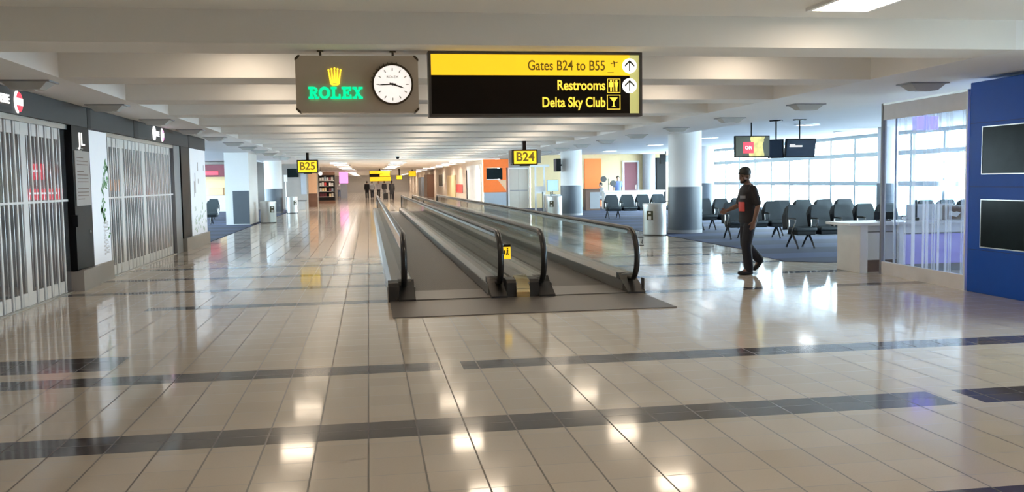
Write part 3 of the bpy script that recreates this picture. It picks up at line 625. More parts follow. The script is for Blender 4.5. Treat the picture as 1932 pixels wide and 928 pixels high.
struct(MB().box(XS-0.15, XS+0.10, 22.25, 25.38, 0.0, 0.31), 'baseboard_left_2', M['plinth'])
ap = thing('advertising_panel', 'white wall panel printed with a green climbing vine, between the two shutters', 'wall panel', (XS, 15.16, 0.31))
MB().box(-0.15, 0.02, 0, 1.02, 0, 2.14).build('board', M['poster'], ap)
b = MB(); rr = random.Random(3)
for i in range(46):
    z = 0.35+1.35*rr.random()**0.8; yy = 0.80+0.12*math.sin(z*5)+rr.uniform(-0.14, 0.12); yy = min(yy, 0.98); s = rr.uniform(0.04, 0.085)
    a = rr.uniform(0, PI); b.prism([(yy+s*math.cos(a), z+s*math.sin(a)), (yy+0.4*s*math.cos(a+1.57), z+0.4*s*math.sin(a+1.57)), (yy-s*math.cos(a), z-s*math.sin(a)), (yy-0.4*s*math.cos(a+1.57), z-0.4*s*math.sin(a+1.57))], 0.0205, 0.0225, 'yz')
b.build('vine_print', M['leaf'], ap, kind='stuff', label='green vine print')
b = MB()
for i in range(26): b.box(0.0205, 0.022, 0.62+0.012*(i % 3), 0.62+rr.uniform(.1, .3), 0.12+0.022*i, 0.128+0.022*i)
b.build('small_print', M['inkg'], ap, kind='stuff')
ap2 = thing('advertising_panel', 'white wall panel printed with pale plants at the far end of the shops', 'wall panel', (XS, 23.28, 0.31))
MB().box(-0.15, 0.035, 0, 2.1, 0, 2.16).build('board', M['poster'], ap2)
b = MB()
for i in range(40):
    yy = rr.uniform(0.4, 2.0); z = rr.uniform(0.02, 0.45+0.35*abs(math.sin(yy*3))); s = rr.uniform(0.05, 0.13); a = rr.uniform(0.6, 2.5)
    b.prism([(yy+s*math.cos(a), z+s*math.sin(a)), (yy+0.35*s*math.cos(a+1.57), z+0.35*s*math.sin(a+1.57)), (yy-s*math.cos(a), z), (yy-0.35*s*math.cos(a+1.57), z-0.35*s*math.sin(a+1.57)+.03)], 0.0355, 0.0375, 'yz')
b.build('plant_print', M['palegreen'], ap2, kind='stuff', label='pale green plant print')
b = MB()
for yy, z, h in ((0.95, 1.72, 0.22), (1.78, 1.7, 0.14), (0.98, 1.35, 0.12), (0.55, 1.30, 0.5), (0.42, 1.15, 0.4)): b.box(0.0355, 0.0375, yy, yy+0.07, z-h/2, z+h/2)
b.build('mark_print', M['inkg'], ap2, kind='stuff')
nb = thing('notice_board', 'grey printed notice on the black panel beside the near shutter', 'notice', (XS+0.041, 14.36, 1.27))
MB().box(0, 0.015, 0, 0.70, 0, 0.83, 0.003).build('board', M['notice'], nb)
b = MB()
for i in range(13):
    if i not in (3, 8): b.box(0.015, 0.017, 0.08, 0.08+(0.52 if i % 4 else 0.3), 0.72-0.052*i, 0.732-0.052*i)
b.build('printed_line', M['brown'], nb, kind='stuff')
lt = text('wall_lettering', 'JL', 0.28, M['whitelit'], None, (XS+0.046, 14.75, 2.27), (PI/2, 0, PI/2), ext=0.004, width=0.32)
tag(lt, 'white letters on the black panel above the grey notice', 'lettering')
b = MB().box(0, 0.004, 0, 0.30, 0, 0.012).box(0, 0.004, 0.05, 0.25, -0.03, -0.02); o = b.build('wall_lettering', M['inkg'], None); o.location = (XS+0.042, 14.5, 2.13); tag(o, 'faint small line of print under the white letters', 'lettering')
sw = thing('door_bell', 'tiny silver button on the black panel below the notice', 'button', (XS+0.041, 14.98, 0.86)); MB().cyl((0, 0, 0), 0.022, 0.012, 'x', 14).build('button', M['steel'], sw)
# shop name signs
def shop_sign(yc, s, label, red):
    t = thing('shop_sign', label, 'sign', (XS+0.052, yc, 2.625), 0, 'lit shop signs on the dark fascia')
    text('lettering', 'ERIE', 0.145*s, M['whitelit'], t, (0.01, -0.42*s, 0), (PI/2, 0, PI/2), ext=0.006, bold=0.004, label='white lit letters')
    MB().ring(0.0, 0.0, 0.145*s, 0.115*s, 0.0, 0.018, 28, sx=0.80, sxi=0.72, t0=PI*0.55, t1=PI*1.45, plane='yz').build('crescent', M['whitelit'], t, label='white lit crescent')
    d = MB().cyl((0, 0.03*s, 0), 0.125*s, 0.012, 'x', 28).build('disc', M['redlit'] if red else M['pinklit'], t, label='lit red disc')
    MB().box(0.012, 0.016, -0.085*s, 0.15*s, -0.042*s, 0.048*s).build('band', M['whitelit'], d, label='white band across the disc')
    if not red:
        MB().ring(-0.74*s, 0.0, 0.145*s, 0.06*s, 0.0, 0.018, 28, sx=0.85, sxi=0.5, plane='yz').build('crescent', M['whitelit'], t, label='white lit oval')
shop_sign(12.22, 1.0, 'lit white sign with a red disc over the near shutter', True)
shop_sign(20.25, 1.0, 'small lit white sign over the far shutter', False)
# security shutters
def shutter(name, label, ya, yb, pitch, thick, bent):
    t = thing(name, label, 'security shutter', (XS-0.06, 0, 0), 0, 'folding security shutters')
    MB().box(-0.05, 0.05, ya, yb, 2.40, 2.475).build('top_track', M['alu'], t)
    MB().box(-0.014, 0.016, ya, yb, 1.345, 1.375).build('middle_rail', M['whitem'], t)
    MB().box(-0.004, 0.004, ya, yb, 0.03, 2.40).build('clear_panel', M['polyc'], t)
    MB().box(-0.045, 0.05, ya, yb, 0.0, 0.018).build('floor_track', M['alu'], t)
    bar = bar2 = kick = head = None; y = ya+0.03; i = 0
    while y < yb-0.02:
        wd = 0.085 if i in thick else 0.022
        m = MB().box(-0.011, 0.013, -wd, wd, 0.015, 2.40, 0.004, 1) if (bar is None or i in thick) else None
        if m is not None:
            o = m.build('upright', M['whitem'], t)
            if i not in thick: bar = o
        else: o = bar.copy(); C.objects.link(o); o.parent = t
        o.location = (0, y, 0)
        # hinge rod and solid foot / head plates of the leaf that follows
        q = pitch-0.06
        if y+pitch < yb+0.02:
            if bar2 is None:
                bar2 = MB().cyl((0, 0, 0.02), 0.006, 2.38, 'z', 8).build('hinge_rod', M['alu'], t)
                kick = MB().box(-0.008, 0.010, 0.0, q*0.72, 0.02, 0.19, 0.003, 1).build('foot_plate', M['whitem'], t)
                head = MB().box(-0.008, 0.010, 0.0, q*0.72, 2.24, 2.40, 0.003, 1).build('head_plate', M['whitem'], t)
                oo = (bar2, kick, head)
            else:
                oo = []
                for src in (bar2, kick, head): c_ = src.copy(); C.objects.link(c_); c_.parent = t; oo.append(c_)
            oo[0].location = (0, y+pitch*0.55, 0); oo[1].location = (0, y+0.05, 0); oo[2].location = (0, y+0.05, 0)
        y += pitch; i += 1
    return t
shutter('security_shutter', 'near closed white folding shutter with a red glow behind it', 9.45, 14.28, 0.285, (11,), 0)
shutter('security_shutter', 'far closed white folding shutter beside the vine panel', 16.22, 21.6, 0.27, (4, 10), 0)
MB_lock = MB().box(-0.03, 0.05, -0.05, 0.05, -0.09, 0.09, 0.01)
o = MB_lock.build('shutter_lock', M['black'], None); o.location = (XS+0.03, 14.32, 1.05); tag(o, 'small black lock at the edge of the near shutter', 'lock')
# inside the shops: shelving, stock, and ceiling lights added so they show
for i, (yy, xx) in enumerate(((12.2, -6.6), (20.2, -6.6))): troffer(xx, yy, 2.9, ['dim pinkish ceiling light inside the near shop', 'dim pinkish ceiling light inside the far shop'][i], None, 'storelamp', 0.6, 0.6)
def shelf_unit(x, y, label, L=2.2, n=4):
    t = thing('shelf_unit', label, 'shelf', (x, y, 0))
    for a in (-L/2, L/2): MB().box(-0.22, 0.22, a-0.02, a+0.02, 0, 1.85).build('side_panel', M['gwall'], t)
    for k in range(n): MB().box(-0.21, 0.21, -L/2+0.02, L/2-0.02, 0.10+0.45*k, 0.13+0.45*k).build('shelf', M['offw'], t)
    return t
cols = ['redp', 'orange', 'cream', 'offw', 'redp', 'brown', 'bluegrey']
def stock(x, y, label_where, L, levels, grp):
    r = random.Random(int(y*10)); nn = 0
    for k in levels:
        yy = y-L/2+0.12
        while yy < y+L/2-0.2:
            w_, h_ = r.uniform(0.12, 0.24), r.uniform(0.16, 0.34); m = M[r.choice(cols)]
            b = MB().box(-0.09, 0.09, -w_/2, w_/2, 0, h_, 0.008, 1)
            o = b.build('snack_box', m); o.location = (x+0.06, yy+w_/2, 0.13+0.45*k)
            tag(o, 'packet stacked on the shelving seen dimly behind the %s shutter' % label_where, 'box', grp)
            yy += w_+r.uniform(0.02, 0.10); nn += 1
for y_, w_ in ((11.6, 'near'), (13.6, 'near'), (17.8, 'far'), (20.2, 'far')):
    shelf_unit(-6.6, y_, {11.6: 'shelving behind the near shutter, nearer the camera', 13.6: 'shelving behind the near shutter, nearer the black panel', 17.8: 'shelving behind the far shutter, nearer the vine panel', 20.2: 'shelving behind the far shutter, away from the camera'}[y_], 1.8)
    stock(-6.6, y_, w_, 1.7, (0, 1, 2, 3), 'packets behind the %s shutter' % w_)
for (xx, zz_, w_, h_, lab) in ((-5.10, 1.80, 0.20, 0.25, 'small glowing red sign on the end wall behind the near shutter'), (-5.02, 1.45, 0.62, 0.17, 'long glowing red sign below the small one behind the near shutter')):
    t = thing('menu_sign', lab, 'sign', (xx, 15.19, zz_)); MB().box(-w_/2, w_/2, -0.05, 0, -h_/2, h_/2, 0.01).build('case', M['redlit'], t)
    MB().box(-w_/3, w_/3, -0.054, -0.05, 0.0, 0.03).build('print', M['whitelit'], t)
t = thing('menu_sign', 'peach and orange sign hung behind the far shutter', 'sign', (-5.0, 18.6, 1.58)); MB().box(-0.30, 0.30, -0.03, 0.03, -0.11, 0.11, 0.01).build('case', M['peachlit'], t); MB().cyl((0, 0, 0.11), 0.01, 2.9-1.58-0.11, 'z', 8).build('hanger', M['dark'], t)

# ------------------------------------------------------------------ columns and pillars
def round_column(x, y, r, h, dado=True):
    c = MB().lathe((0, 0, 0), [(r, 0), (r, h)], 40).build('column', M['soffit'], None, True, kind='structure'); c.location = (x, y, 0)
    if dado:
        MB().lathe((0, 0, 0), [(r+0.012, 0.10), (r+0.012, 1.31)], 40).build('dado', M['greyd'], c, True)
        MB().lathe((0, 0, 0), [(r+0.016, 0.0), (r+0.016, 0.10)], 40).build('base', M['greym'], c, True)
    return c
round_column(8.86, 24.65, 0.465, 2.95); round_column(8.74, 38.7, 0.465, 2.95); round_column(15.1, 24.7, 0.28, 2.95); round_column(14.87, 38.5, 0.30, 2.95); round_column(-5.0, 49.8, 0.46, 2.95)
p = struct(MB().box(-5.45, -4.55, 36.2, 38.9, 0, 2.79), 'pillar', M['soffit'])
MB().box(-5.17, -4.57, 36.165, 36.2, 0.04, 1.32).build('dado', M['greyd'], p)

# ------------------------------------------------------------------ litter bins
def bin_(x, y, label, rz, s=1.0):
    t = thing('litter_bin', label, 'bin', (x, y, 0), rz, 'oval steel litter bins')
    W_, D_, H_ = 0.335*s, 0.26*s, 0.80
    MB().lathe((0, 0, 0), [(1.0, 0.03), (1.0, H_), (1.0, H_+0.004)], 40, W_, D_).build('body', M['steelbin'], t, True)
    MB().lathe((0, 0, 0), [(0.96, 0), (0.96, 0.03)], 40, W_, D_).build('foot', M['rubber'], t, True)
    MB().lathe((0, 0, 0), [(1.03, H_), (1.03, H_+0.05), (1.0, H_+0.075), (0.2, H_+0.082)], 40, W_, D_).build('lid', M['steelbin'], t, True)
    MB().box(-0.10, 0.10, -D_*1.02, -D_*0.85, 0.42, 0.68, 0.02).build('label_plate', M['inkb'], t, label='black recycling label')
    MB().box(-0.05, 0.05, -D_*1.035, -D_*1.0, 0.44, 0.53, 0.01).box(-0.04, 0.04, -D_*1.035, -D_*1.0, 0.60, 0.64).build('label_mark', M['paper'], t)
    MB().box(-0.11, 0.11, -D_*0.98, -D_*0.70, H_+0.0, H_+0.06, 0.01).build('opening', M['black'], t)
    return t
M['steelbin'] = mat('satin_steel', (0.58, 0.58, 0.57), 0.42, 0.75, scale=20)
bin_(7.72, 23.9, 'oval steel litter bin in front of the near right column', math.radians(-48))
bin_(7.75, 37.6, 'oval steel litter bin in front of the far right column', math.radians(-40))
bin_(-4.02, 37.7, 'oval steel litter bin beside the square left pillar', math.radians(42))
bin_(-4.05, 49.75, 'oval steel litter bin beside the round left column', math.radians(42))

# ------------------------------------------------------------------ lounge benches
def make_bench(n, pitch, label, loc, rz=0.0):
    t = thing('airport_bench', label, 'bench', loc, rz, 'rows of lounge seats')
    L_ = n*pitch
    MB().box(0.05, L_-0.05, -0.27, -0.20, 0.31, 0.37, 0.008).build('beam', M['legm'], t)
    seat = back = arm = leg = None
    R_ = Matrix.Rotation(math.radians(-14), 4, 'X')
    for i in range(n):
        x = i*pitch+pitch/2; w = pitch*0.5-0.035
        if seat is None:
            seat = MB().box(-w, w, -0.50, -0.02, 0.375, 0.45, 0.025, 3).build('seat', M['seat'], t, True)
            MB().box(-w+.02, w-.02, -0.47, -0.03, 0.285, 0.378, 0.02).build('seat_pan', M['seatd'], seat)
            b = MB(); prof = [(-w, 0.0), (w, 0.0), (w*0.96, 0.30), (w*0.74, 0.50), (-w*0.74, 0.50), (-w*0.96, 0.30)]
            b.prism(prof, -0.035, 0.03); bmesh.ops.bevel(b.bm, geom=[e for e in b.bm.edges], offset=0.014, segments=2, affect='EDGES')
            bmesh.ops.transform(b.bm, matrix=Matrix.Translation((0, -0.045, 0.43)) @ R_, verts=b.bm.verts)
            back = b.build('backrest', M['seat'], t, True)
            b = MB(); A_ = [(-w*0.98, 0.0), (w*0.98, 0.0), (w*0.94, 0.30), (w*0.72, 0.488), (-w*0.72, 0.488), (-w*0.94, 0.30)]; D_ = [0.23, 0.23, 0.21, 0.12, 0.12, 0.21]
            f_ = [b.bm.verts.new((p_[0], 0.031, p_[1])) for p_ in A_]; k_ = [b.bm.verts.new((p_[0]*0.97, 0.03+d_, p_[1]*0.97)) for p_, d_ in zip(A_, D_)]
            b.bm.faces.new(f_); b.bm.faces.new((k_[0], k_[1], k_[2], k_[5])); b.bm.faces.new((k_[2], k_[3], k_[4], k_[5]))
            for q_ in range(6): b.bm.faces.new((f_[q_], k_[q_], k_[(q_+1) % 6], f_[(q_+1) % 6]))
            bmesh.ops.transform(b.bm, matrix=Matrix.Translation((0, -0.045, 0.43)) @ R_, verts=b.bm.verts)
            b.build('back_shell', M['seatd'], back, False)  # shade on the seats' sides is put into the shell's dark colour
            seat.location = back.location = (x, 0, 0)
        else:
            for src in (seat, back): copy_tree(src, t, (x, 0, 0))
    for i in range(n+1):
        x = min(max(i*pitch, 0.03), L_-0.03)
        if arm is None:
            arm = MB().tube([(0, -0.10, 0.36), (0, -0.14, 0.50), (0, -0.12, 0.60), (0, -0.16, 0.635), (0, -0.40, 0.625), (0, -0.45, 0.60), (0, -0.44, 0.55), (0, -0.30, 0.37)], 0.016, 8).build('armrest', M['alu'], t, True, label='metal loop armrest')
            MB().box(-0.026, 0.026, -0.44, -0.15, 0.628, 0.652, 0.008).build('arm_pad', M['rubber'], arm)
            arm.location = (x, 0, 0)
        else: copy_tree(arm, t, (x, 0, 0))
    for x in ([pitch*0.12, pitch*0.80, L_-pitch*0.5] if n > 2 else [pitch*.5, pitch*1.5]):
        if leg is None:
            leg = MB().tube([(0, -0.235, 0.33), (0, -0.30, 0.24), (0, -0.42, 0.12), (0, -0.50, 0.02)], [0.026, 0.024, 0.021, 0.018], 8).tube([(0, -0.235, 0.33), (0, -0.17, 0.24), (0, -0.05, 0.12), (0, 0.03, 0.02)], [0.026, 0.024, 0.021, 0.018], 8).cyl((0, -0.50, 0.0), 0.025, 0.025, 'z', 12).cyl((0, 0.03, 0.0), 0.025, 0.025, 'z', 12).build('leg', M['legm'], t, True)
            leg.location = (x, 0, 0)
        else: copy_tree(leg, t, (x, 0, 0))
    return t
ZC = 0.008
bA = make_bench(5, 0.545, 'front row of five slate seats just behind the white gate counter', (8.96, 18.6, ZC))
bB = make_bench(4, 0.60, 'row of four slate seats behind the front row, toward the windows', (10.62, 22.8, ZC))
bC = make_bench(3, 0.53, 'row of three slate seats directly behind the walking person', (8.86, 21.9, ZC), math.radians(-4))
bD = make_bench(3, 0.545, 'row of three slate seats right of the near right column, against the bright window', (9.68, 26.0, ZC))
bE = make_bench(4, 0.64, 'row of four slate seats in front of the long white counter', (9.22, 35.0, ZC))
bF = make_bench(2, 0.56, 'pair of dark seats left of the square pillar, beyond the shops', (-7.02, 37.6, ZC))
bG = make_bench(3, 0.56, 'row of three slate seats beyond the pair beside the square pillar', (-8.4, 43.0, ZC))
bH = make_bench(3, 0.56, 'row of three slate seats by the windows, seen through the striped glass', (13.2, 20.3, ZC))

# ------------------------------------------------------------------ gate counter, striped glass partition, blue media wall
gc = thing('gate_counter', 'white gate counter with a lavender front behind the striped glass', 'counter', (7.47, 13.3, 0))
MB().box(0.0, 2.75, -0.06, 0.72, 0.755, 0.80, 0.008).build('worktop', M['white'], gc)
MB().box(0.20, 0.33, -0.02, 0.70, 0.0, 0.755, 0.006).build('end_panel', M['white'], gc)
MB().box(0.33, 0.88, 0.06, 0.64, 0.20, 0.64).build('cabinet', M['offw'], gc); MB().box(0.33, 0.88, 0.08, 0.6, 0.655, 0.755).build('upper_rail', M['offw'], gc)
MB().box(0.33, 0.88, 0.14, 0.6, 0.0, 0.20).build('kickboard', M['brown'], gc)
MB().box(0.88, 2.75, 0.0, 0.62, 0.62, 0.755).build('fascia', M['white'], gc); MB().box(0.88, 2.75, 0.02, 0.6, 0.0, 0.62).build('carcass', M['greym'], gc)
MB().box(0.96, 2.70, -0.012, 0.018, 0.12, 0.60, 0.004).build('front_panel', M['lavender'], gc, label='lavender front panel')  # violet light falling on the panel is painted into its colour
MB().box(0.88, 0.96, -0.01, 0.018, 0.05, 0.62).build('corner_post', M['white'], gc)
o = MB().box(-0.42, 0.42, -0.01, 0.012, 0, 0.26, 0.006).box(-0.42, -0.39, -0.01, 0.12, 0, 0.02).box(0.39, 0.42, -0.01, 0.12, 0, 0.02).build('privacy_screen', M['white']); o.location = (9.24, 13.85, 0.80); tag(o, 'low white upstand on the gate counter top', 'screen')
t = thing('picture_box', 'small printed display box on the gate counter by the blue wall', 'display box', (9.49, 13.55, 0.80)); MB().box(-0.19, 0.19, -0.05, 0.05, 0, 0.24, 0.006).build('box', M['notice'], t); MB().box(-0.17, 0.10, -0.054, -0.05, 0.02, 0.22).build('print', M['brown'], t); MB().prism([(-0.15, 0.08), (0.0, 0.05), (0.07, 0.12), (0.0, 0.14), (-0.05, 0.13), (-0.13, 0.16)], -0.058, -0.054).build('picture', M['paper'], t)
t = thing('telephone', 'slim black handset standing on the gate counter', 'telephone', (8.84, 13.62, 0.80)); MB().box(-0.035, 0.035, -0.05, 0.05, 0, 0.05, 0.01).build('base', M['rubber'], t); MB().box(-0.022, 0.022, -0.018, 0.018, 0.05, 0.34, 0.012).build('handset', M['rubber'], t)
t = thing('monitor', 'dark keyboard-side monitor on the left of the gate counter', 'monitor', (8.32, 13.7, 0.80)); MB().box(-0.10, 0.10, -0.06, 0.06, 0, 0.015, 0.004).build('foot', M['rubber'], t); MB().box(-0.02, 0.02, 0.0, 0.02, 0.015, 0.08).build('stem', M['rubber'], t); MB().box(-0.17, 0.17, -0.02, 0.01, 0.03, 0.15, 0.006).build('panel', M['seatd'], t)
P0, P1 = (7.955, 13.12), (7.845, 10.92)
gp = thing('glass_partition', 'tall glass partition with white barcode stripes beside the blue wall', 'partition', (0, 0, 0))
def strip(z0, z1, th, m, nm, e0=0.0, e1=1.0, lab=None):
    d = Vector((P1[0]-P0[0], P1[1]-P0[1])); a = Vector(P0)+d*e0; b_ = Vector(P0)+d*e1; nn = Vector((d.y, -d.x)).normalized()*th/2
    return MB().prism([tuple(a+nn), tuple(b_+nn), tuple(b_-nn), tuple(a-nn)], z0, z1, 'xy').build(nm, m, gp, label=lab)
strip(0.0, 0.20, 0.05, M['frost'], 'bottom_rail'); strip(2.40, 2.63, 0.05, M['frost'], 'top_rail'); strip(0.20, 2.40, 0.012, M['frit'], 'glass_panel', lab='clear glass with white vertical stripes')
strip(0.0, 2.66, 0.07, M['greym'], 'post', -0.012, 0.008); strip(0.20, 2.40, 0.03, M['alu'], 'mullion', 0.16, 0.165); strip(2.63, 2.66, 0.06, M['alu'], 'head_channel', 0, 1); strip(0, 2.66, 0.07, M['whitem'], 'post', 0.985, 1.0)
kw = thing('media_wall', 'cobalt blue media wall with two dark screens at the right edge', 'media wall', (7.80, 10.86, 0))
MB().box(0, 0.95, -3.6, 0, 0, 2.73, 0.006, 1).build('body', M['blue'], kw)
for z in (0.56, 1.38, 2.2): MB().box(-0.0015, 0, -3.58, -0.02, z, z+0.004).build('seam', M['dark'], kw)
for i, (z0, z1) in enumerate(((1.55, 2.14), (0.61, 1.21))):
    for j in range(2):
        ya = -0.27-1.14*j
        f = MB(); f.box(-0.014, 0, ya-1.06, ya, z0-0.012, z0).box(-0.014, 0, ya-1.06, ya, z1, z1+0.012).box(-0.014, 0, ya, ya+0.012, z0-.012, z1+.012).box(-0.014, 0, ya-1.072, ya-1.06, z0-.012, z1+.012)
        sc_ = MB().box(-0.010, 0, ya-1.06, ya, z0, z1).build('screen', M['screen'], kw, label='dark glossy screen'); f.build('screen_frame', M['alu'], sc_)
t = thing('violet_light', 'violet lit box under the ceiling behind the striped glass', 'light', (9.30, 14.1, 2.41)); MB().box(-0.18, 0.18, -0.10, 0.10, -0.11, 0.11, 0.01).build('box', M['violet'], t); MB().box(-0.03, 0.03, -0.03, 0.03, 0.11, ZL-2.41).build('hanger', M['whitem'], t)

# ------------------------------------------------------------------ hanging televisions
def tv(label, loc, w, h, rz, tilt, pic, ceil_z, body=None):
    t = thing('television', label, 'television', loc, rz, 'televisions hung over the lounge')
    R_ = Matrix.Rotation(tilt, 4, 'X')
    b = MB().box(-w/2, w/2, 0, 0.07, -h/2, h/2, 0.012, mx=R_); b.build('case', M['black'], t)
    s = MB().box(-w/2+0.025, w/2-0.025, -0.004, 0.0, -h/2+0.03, h/2-0.025, mx=R_).build('screen', M[pic], t)
    MB().cyl((0, 0.06, h/2-0.06), 0.018, ceil_z-loc[2]-h/2+0.06, 'z', 12).box(-0.15, 0.15, 0.0, 0.12, ceil_z-loc[2]-0.03, ceil_z-loc[2]).build('mount', M['black'], t)
    return t
t1 = tv('hanging television showing a red news logo, left of the pair', (9.265, 21.0, 2.29), 0.91, 0.53, 0.02, 0.0, 'tvpic', 2.95)
MB().box(-0.24, 0.03, -0.007, -0.004, -0.16, 0.11).build('logo_block', M['redlit'], t1, label='red logo block')
text('logo_lettering', 'CNN', 0.12, M['whitelit'], t1, (-0.10, -0.008, -0.03), ext=0.001, width=0.17, bold=0.003)
t2 = tv('hanging television with a dark blue screen and two lines of white text', (10.52, 21.0, 2.24), 0.80, 0.46, 0.03, math.radians(10), 'tvimg', 2.95)
RT = Matrix.Rotation(math.radians(10), 4, 'X'); [MB().box(a, b_, -0.009, -0.004, c_, d_, mx=RT).build('text_line', M['whitelit'], t2) for a, b_, c_, d_ in ((-0.30, -0.16, 0.085, 0.10), (-0.30, 0.03, 0.035, 0.07))]
t3 = tv('hanging television turned away, between the other two screens', (9.99, 21.3, 2.24), 0.44, 0.46, math.radians(-50), math.radians(6), 'tvimg', 2.95)
t4 = thing('television', 'small black screen bracketed off the far right column, seen edge on', 'television', (8.04, 38.3, 2.19), 0, 'televisions hung over the lounge')
MB().box(-0.10, 0.10, -0.30, 0.30, -0.27, 0.27, 0.01).build('case', M['black'], t4); MB().box(0.10, 0.235, 0.2, 0.28, -0.04, 0.04).build('bracket', M['black'], t4); MB().box(-0.104, -0.10, -0.28, 0.28, -0.24, 0.24).build('screen', M['tvimg'], t4)

# ------------------------------------------------------------------ far end of the right lounge
def tagged(mb, name, m, label, cat, loc=(0, 0, 0), group=None):
    o = mb.build(name, M[m]); o.location = loc; return tag(o, label, cat, group)
tagged(MB().box(0, 0.97, -0.06, 0, 0, 2.72, 0.01), 'wall_panel', 'orange', 'tall bright orange wall panel beside the far right column', 'wall panel', (12.05, 50.0, 0))
dr = struct(MB().box(14.25, 14.35, 49.88, 50.0, 0, 2.58).box(15.12, 15.22, 49.88, 50.0, 0, 2.58).box(14.35, 15.12, 49.88, 50.0, 2.50, 2.58), 'door_1', M['whitem'])
MB().box(14.36, 15.11, 49.93, 49.99, 0.01, 2.49).build('leaf', M['maroon'], dr, label='maroon door leaf'); MB().box(15.02, 15.05, 49.88, 49.93, 0.95, 1.2).build('handle', M['steel'], dr)
c = MB().lathe((0, 0, 0), [(0.36, 0), (0.36, 2.95)], 28).build('column', M['greym'], None, True, kind='structure'); c.location = (15.68, 49.55, 0)
tagged(MB().box(0, 0.55, 0, 0.4, 0, 2.72, 0.01), 'black_pillar_unit', 'black', 'tall black unit beside the grey column at the lounge end', 'unit', (16.12, 49.5, 0))
t = thing('hanging_monitor', 'black monitor cluster hung from the lounge ceiling near the end wall', 'monitor', (15.2, 45.2, 2.55)); MB().box(-0.30, -0.02, -0.06, 0.06, -0.25, 0.25, 0.01).build('case', M['black'], t); MB().box(0.0, 0.62, -0.05, 0.08, -0.16, 0.20, 0.02).build('case', M['greym'], t); MB().cyl((0, 0, 0.2), 0.03, 0.2, 'z', 10).build('hanger', M['black'], t)
t = thing('long_counter', 'long white counter behind the row of four seats', 'counter', (12.0, 45.6, 0)); MB().box(0, 3.3, -0.05, 0.65, 0.86, 0.95, 0.01).build('worktop', M['white'], t); MB().box(0.06, 3.24, 0.0, 0.6, 0.0, 0.86).build('front', M['white'], t); MB().box(0.06, 3.24, -0.01, 0.0, 0.0, 0.1).build('kickboard', M['greyd'], t)
t = thing('podium', 'brown wooden podium left of the long white counter', 'podium', (10.66, 44.0, 0)); MB().box(0, 0.74, 0, 0.55, 0, 1.05, 0.008).build('body', M['brown'], t); MB().box(-0.03, 0.77, -0.03, 0.58, 1.05, 1.09, 0.006).build('top', M['brown'], t); MB().box(0.22, 0.74, -0.012, 0, 0.1, 0.92).build('front_panel', M['greym'], t)
t = thing('twin_head_stand', 'thin stand with two round dark heads behind the white counter', 'stand', (12.75, 47.4, 0)); MB().cyl((0, 0, 0), 0.17, 0.03).build('base', M['rubber'], t); MB().cyl((0, 0, 0.03), 0.02, 1.55, 'z', 10).build('pole', M['legm'], t)
for sx, z in ((-0.28, 1.56), (0.25, 1.33)): h = MB().cyl((sx, -0.05, z), 0.16, 0.10, 'y', 24).tube([(0, 0, z-0.05), (sx, 0, z)], 0.016, 6).build('head', M['rubber'], t)
# gate B24 area
dr = struct(MB().box(7.72, 7.80, 50.22, 50.3, 0, 2.28).box(8.86, 8.94, 50.22, 50.3, 0, 2.28).box(7.80, 8.86, 50.22, 50.3, 2.2, 2.28), 'door_2', M['whitem'])
for a in (7.81, 8.335): MB().box(a, a+0.515, 50.25, 50.29, 0.01, 2.19).build('leaf', M['beige'], dr)
MB().box(7.83, 8.83, 50.235, 50.25, 0.98, 1.03).build('push_bar', M['greym'], dr)
ga = thing('gate_gantry', 'white post and beam gantry beside the far right bin', 'gantry', (8.13, 44.0, 0))
for a in (0, 0.44): MB().box(a-0.04, a+0.04, -0.04, 0.04, 0, 2.2).build('post', M['whitem'], ga)
MB().box(-0.25, 0.70, -0.05, 0.05, 2.2, 2.32).build('beam', M['whitem'], ga); MB().box(-0.05, 0.5, -0.06, -0.04, 0.9, 1.25).build('panel', M['white'], ga); MB().box(-0.25, 0.46, -0.06, 0.2, 0.0, 0.02).build('base_plate', M['offw'], ga)
gd = thing('boarding_podium', 'pale boarding podium under the blue lit monitor', 'podium', (8.90, 43.55, 0)); MB().box(-0.30, 0.35, -0.2, 0.3, 0, 0.80, 0.01).build('body', M['offw'], gd); MB().box(-0.34, 0.39, -0.24, 0.34, 0.80, 0.85).build('top', M['white'], gd)
t = thing('monitor', 'blue lit monitor on the boarding podium at the gate', 'monitor', (8.90, 43.55, 0.85)); MB().box(-0.12, 0.12, -0.08, 0.08, 0, 0.02).build('foot', M['rubber'], t); MB().cyl((0, 0.03, 0.02), 0.02, 0.2, 'z', 8).build('stem', M['rubber'], t); MB().box(-0.29, 0.29, -0.03, 0.03, 0.15, 0.72, 0.01).build('case', M['greym'], t); MB().box(-0.26, 0.26, -0.034, -0.03, 0.18, 0.69).build('screen', M['bluelit'], t)
for i, (xx, yy, lab) in enumerate(((8.22, 42.6, 'black queue post left of the boarding podium'), (8.55, 42.3, 'black queue post in front of the boarding podium'))):
    t = thing('queue_post', lab, 'post', (xx, yy, 0), 0, 'queue posts at the gate'); MB().cyl((0, 0, 0), 0.17, 0.025, 'z', 20).build('base', M['rubber'], t); MB().cyl((0, 0, 0.025), 0.03, 0.90, 'z', 12).build('post', M['rubber'], t); MB().cyl((0, 0, 0.90), 0.04, 0.09, 'z', 12).build('belt_cassette', M['rubber'], t)
ok_ = thing('orange_kiosk', 'orange kiosk with a dark screen and blue-grey base past the B24 sign', 'kiosk', (6.32, 50.0, 0))
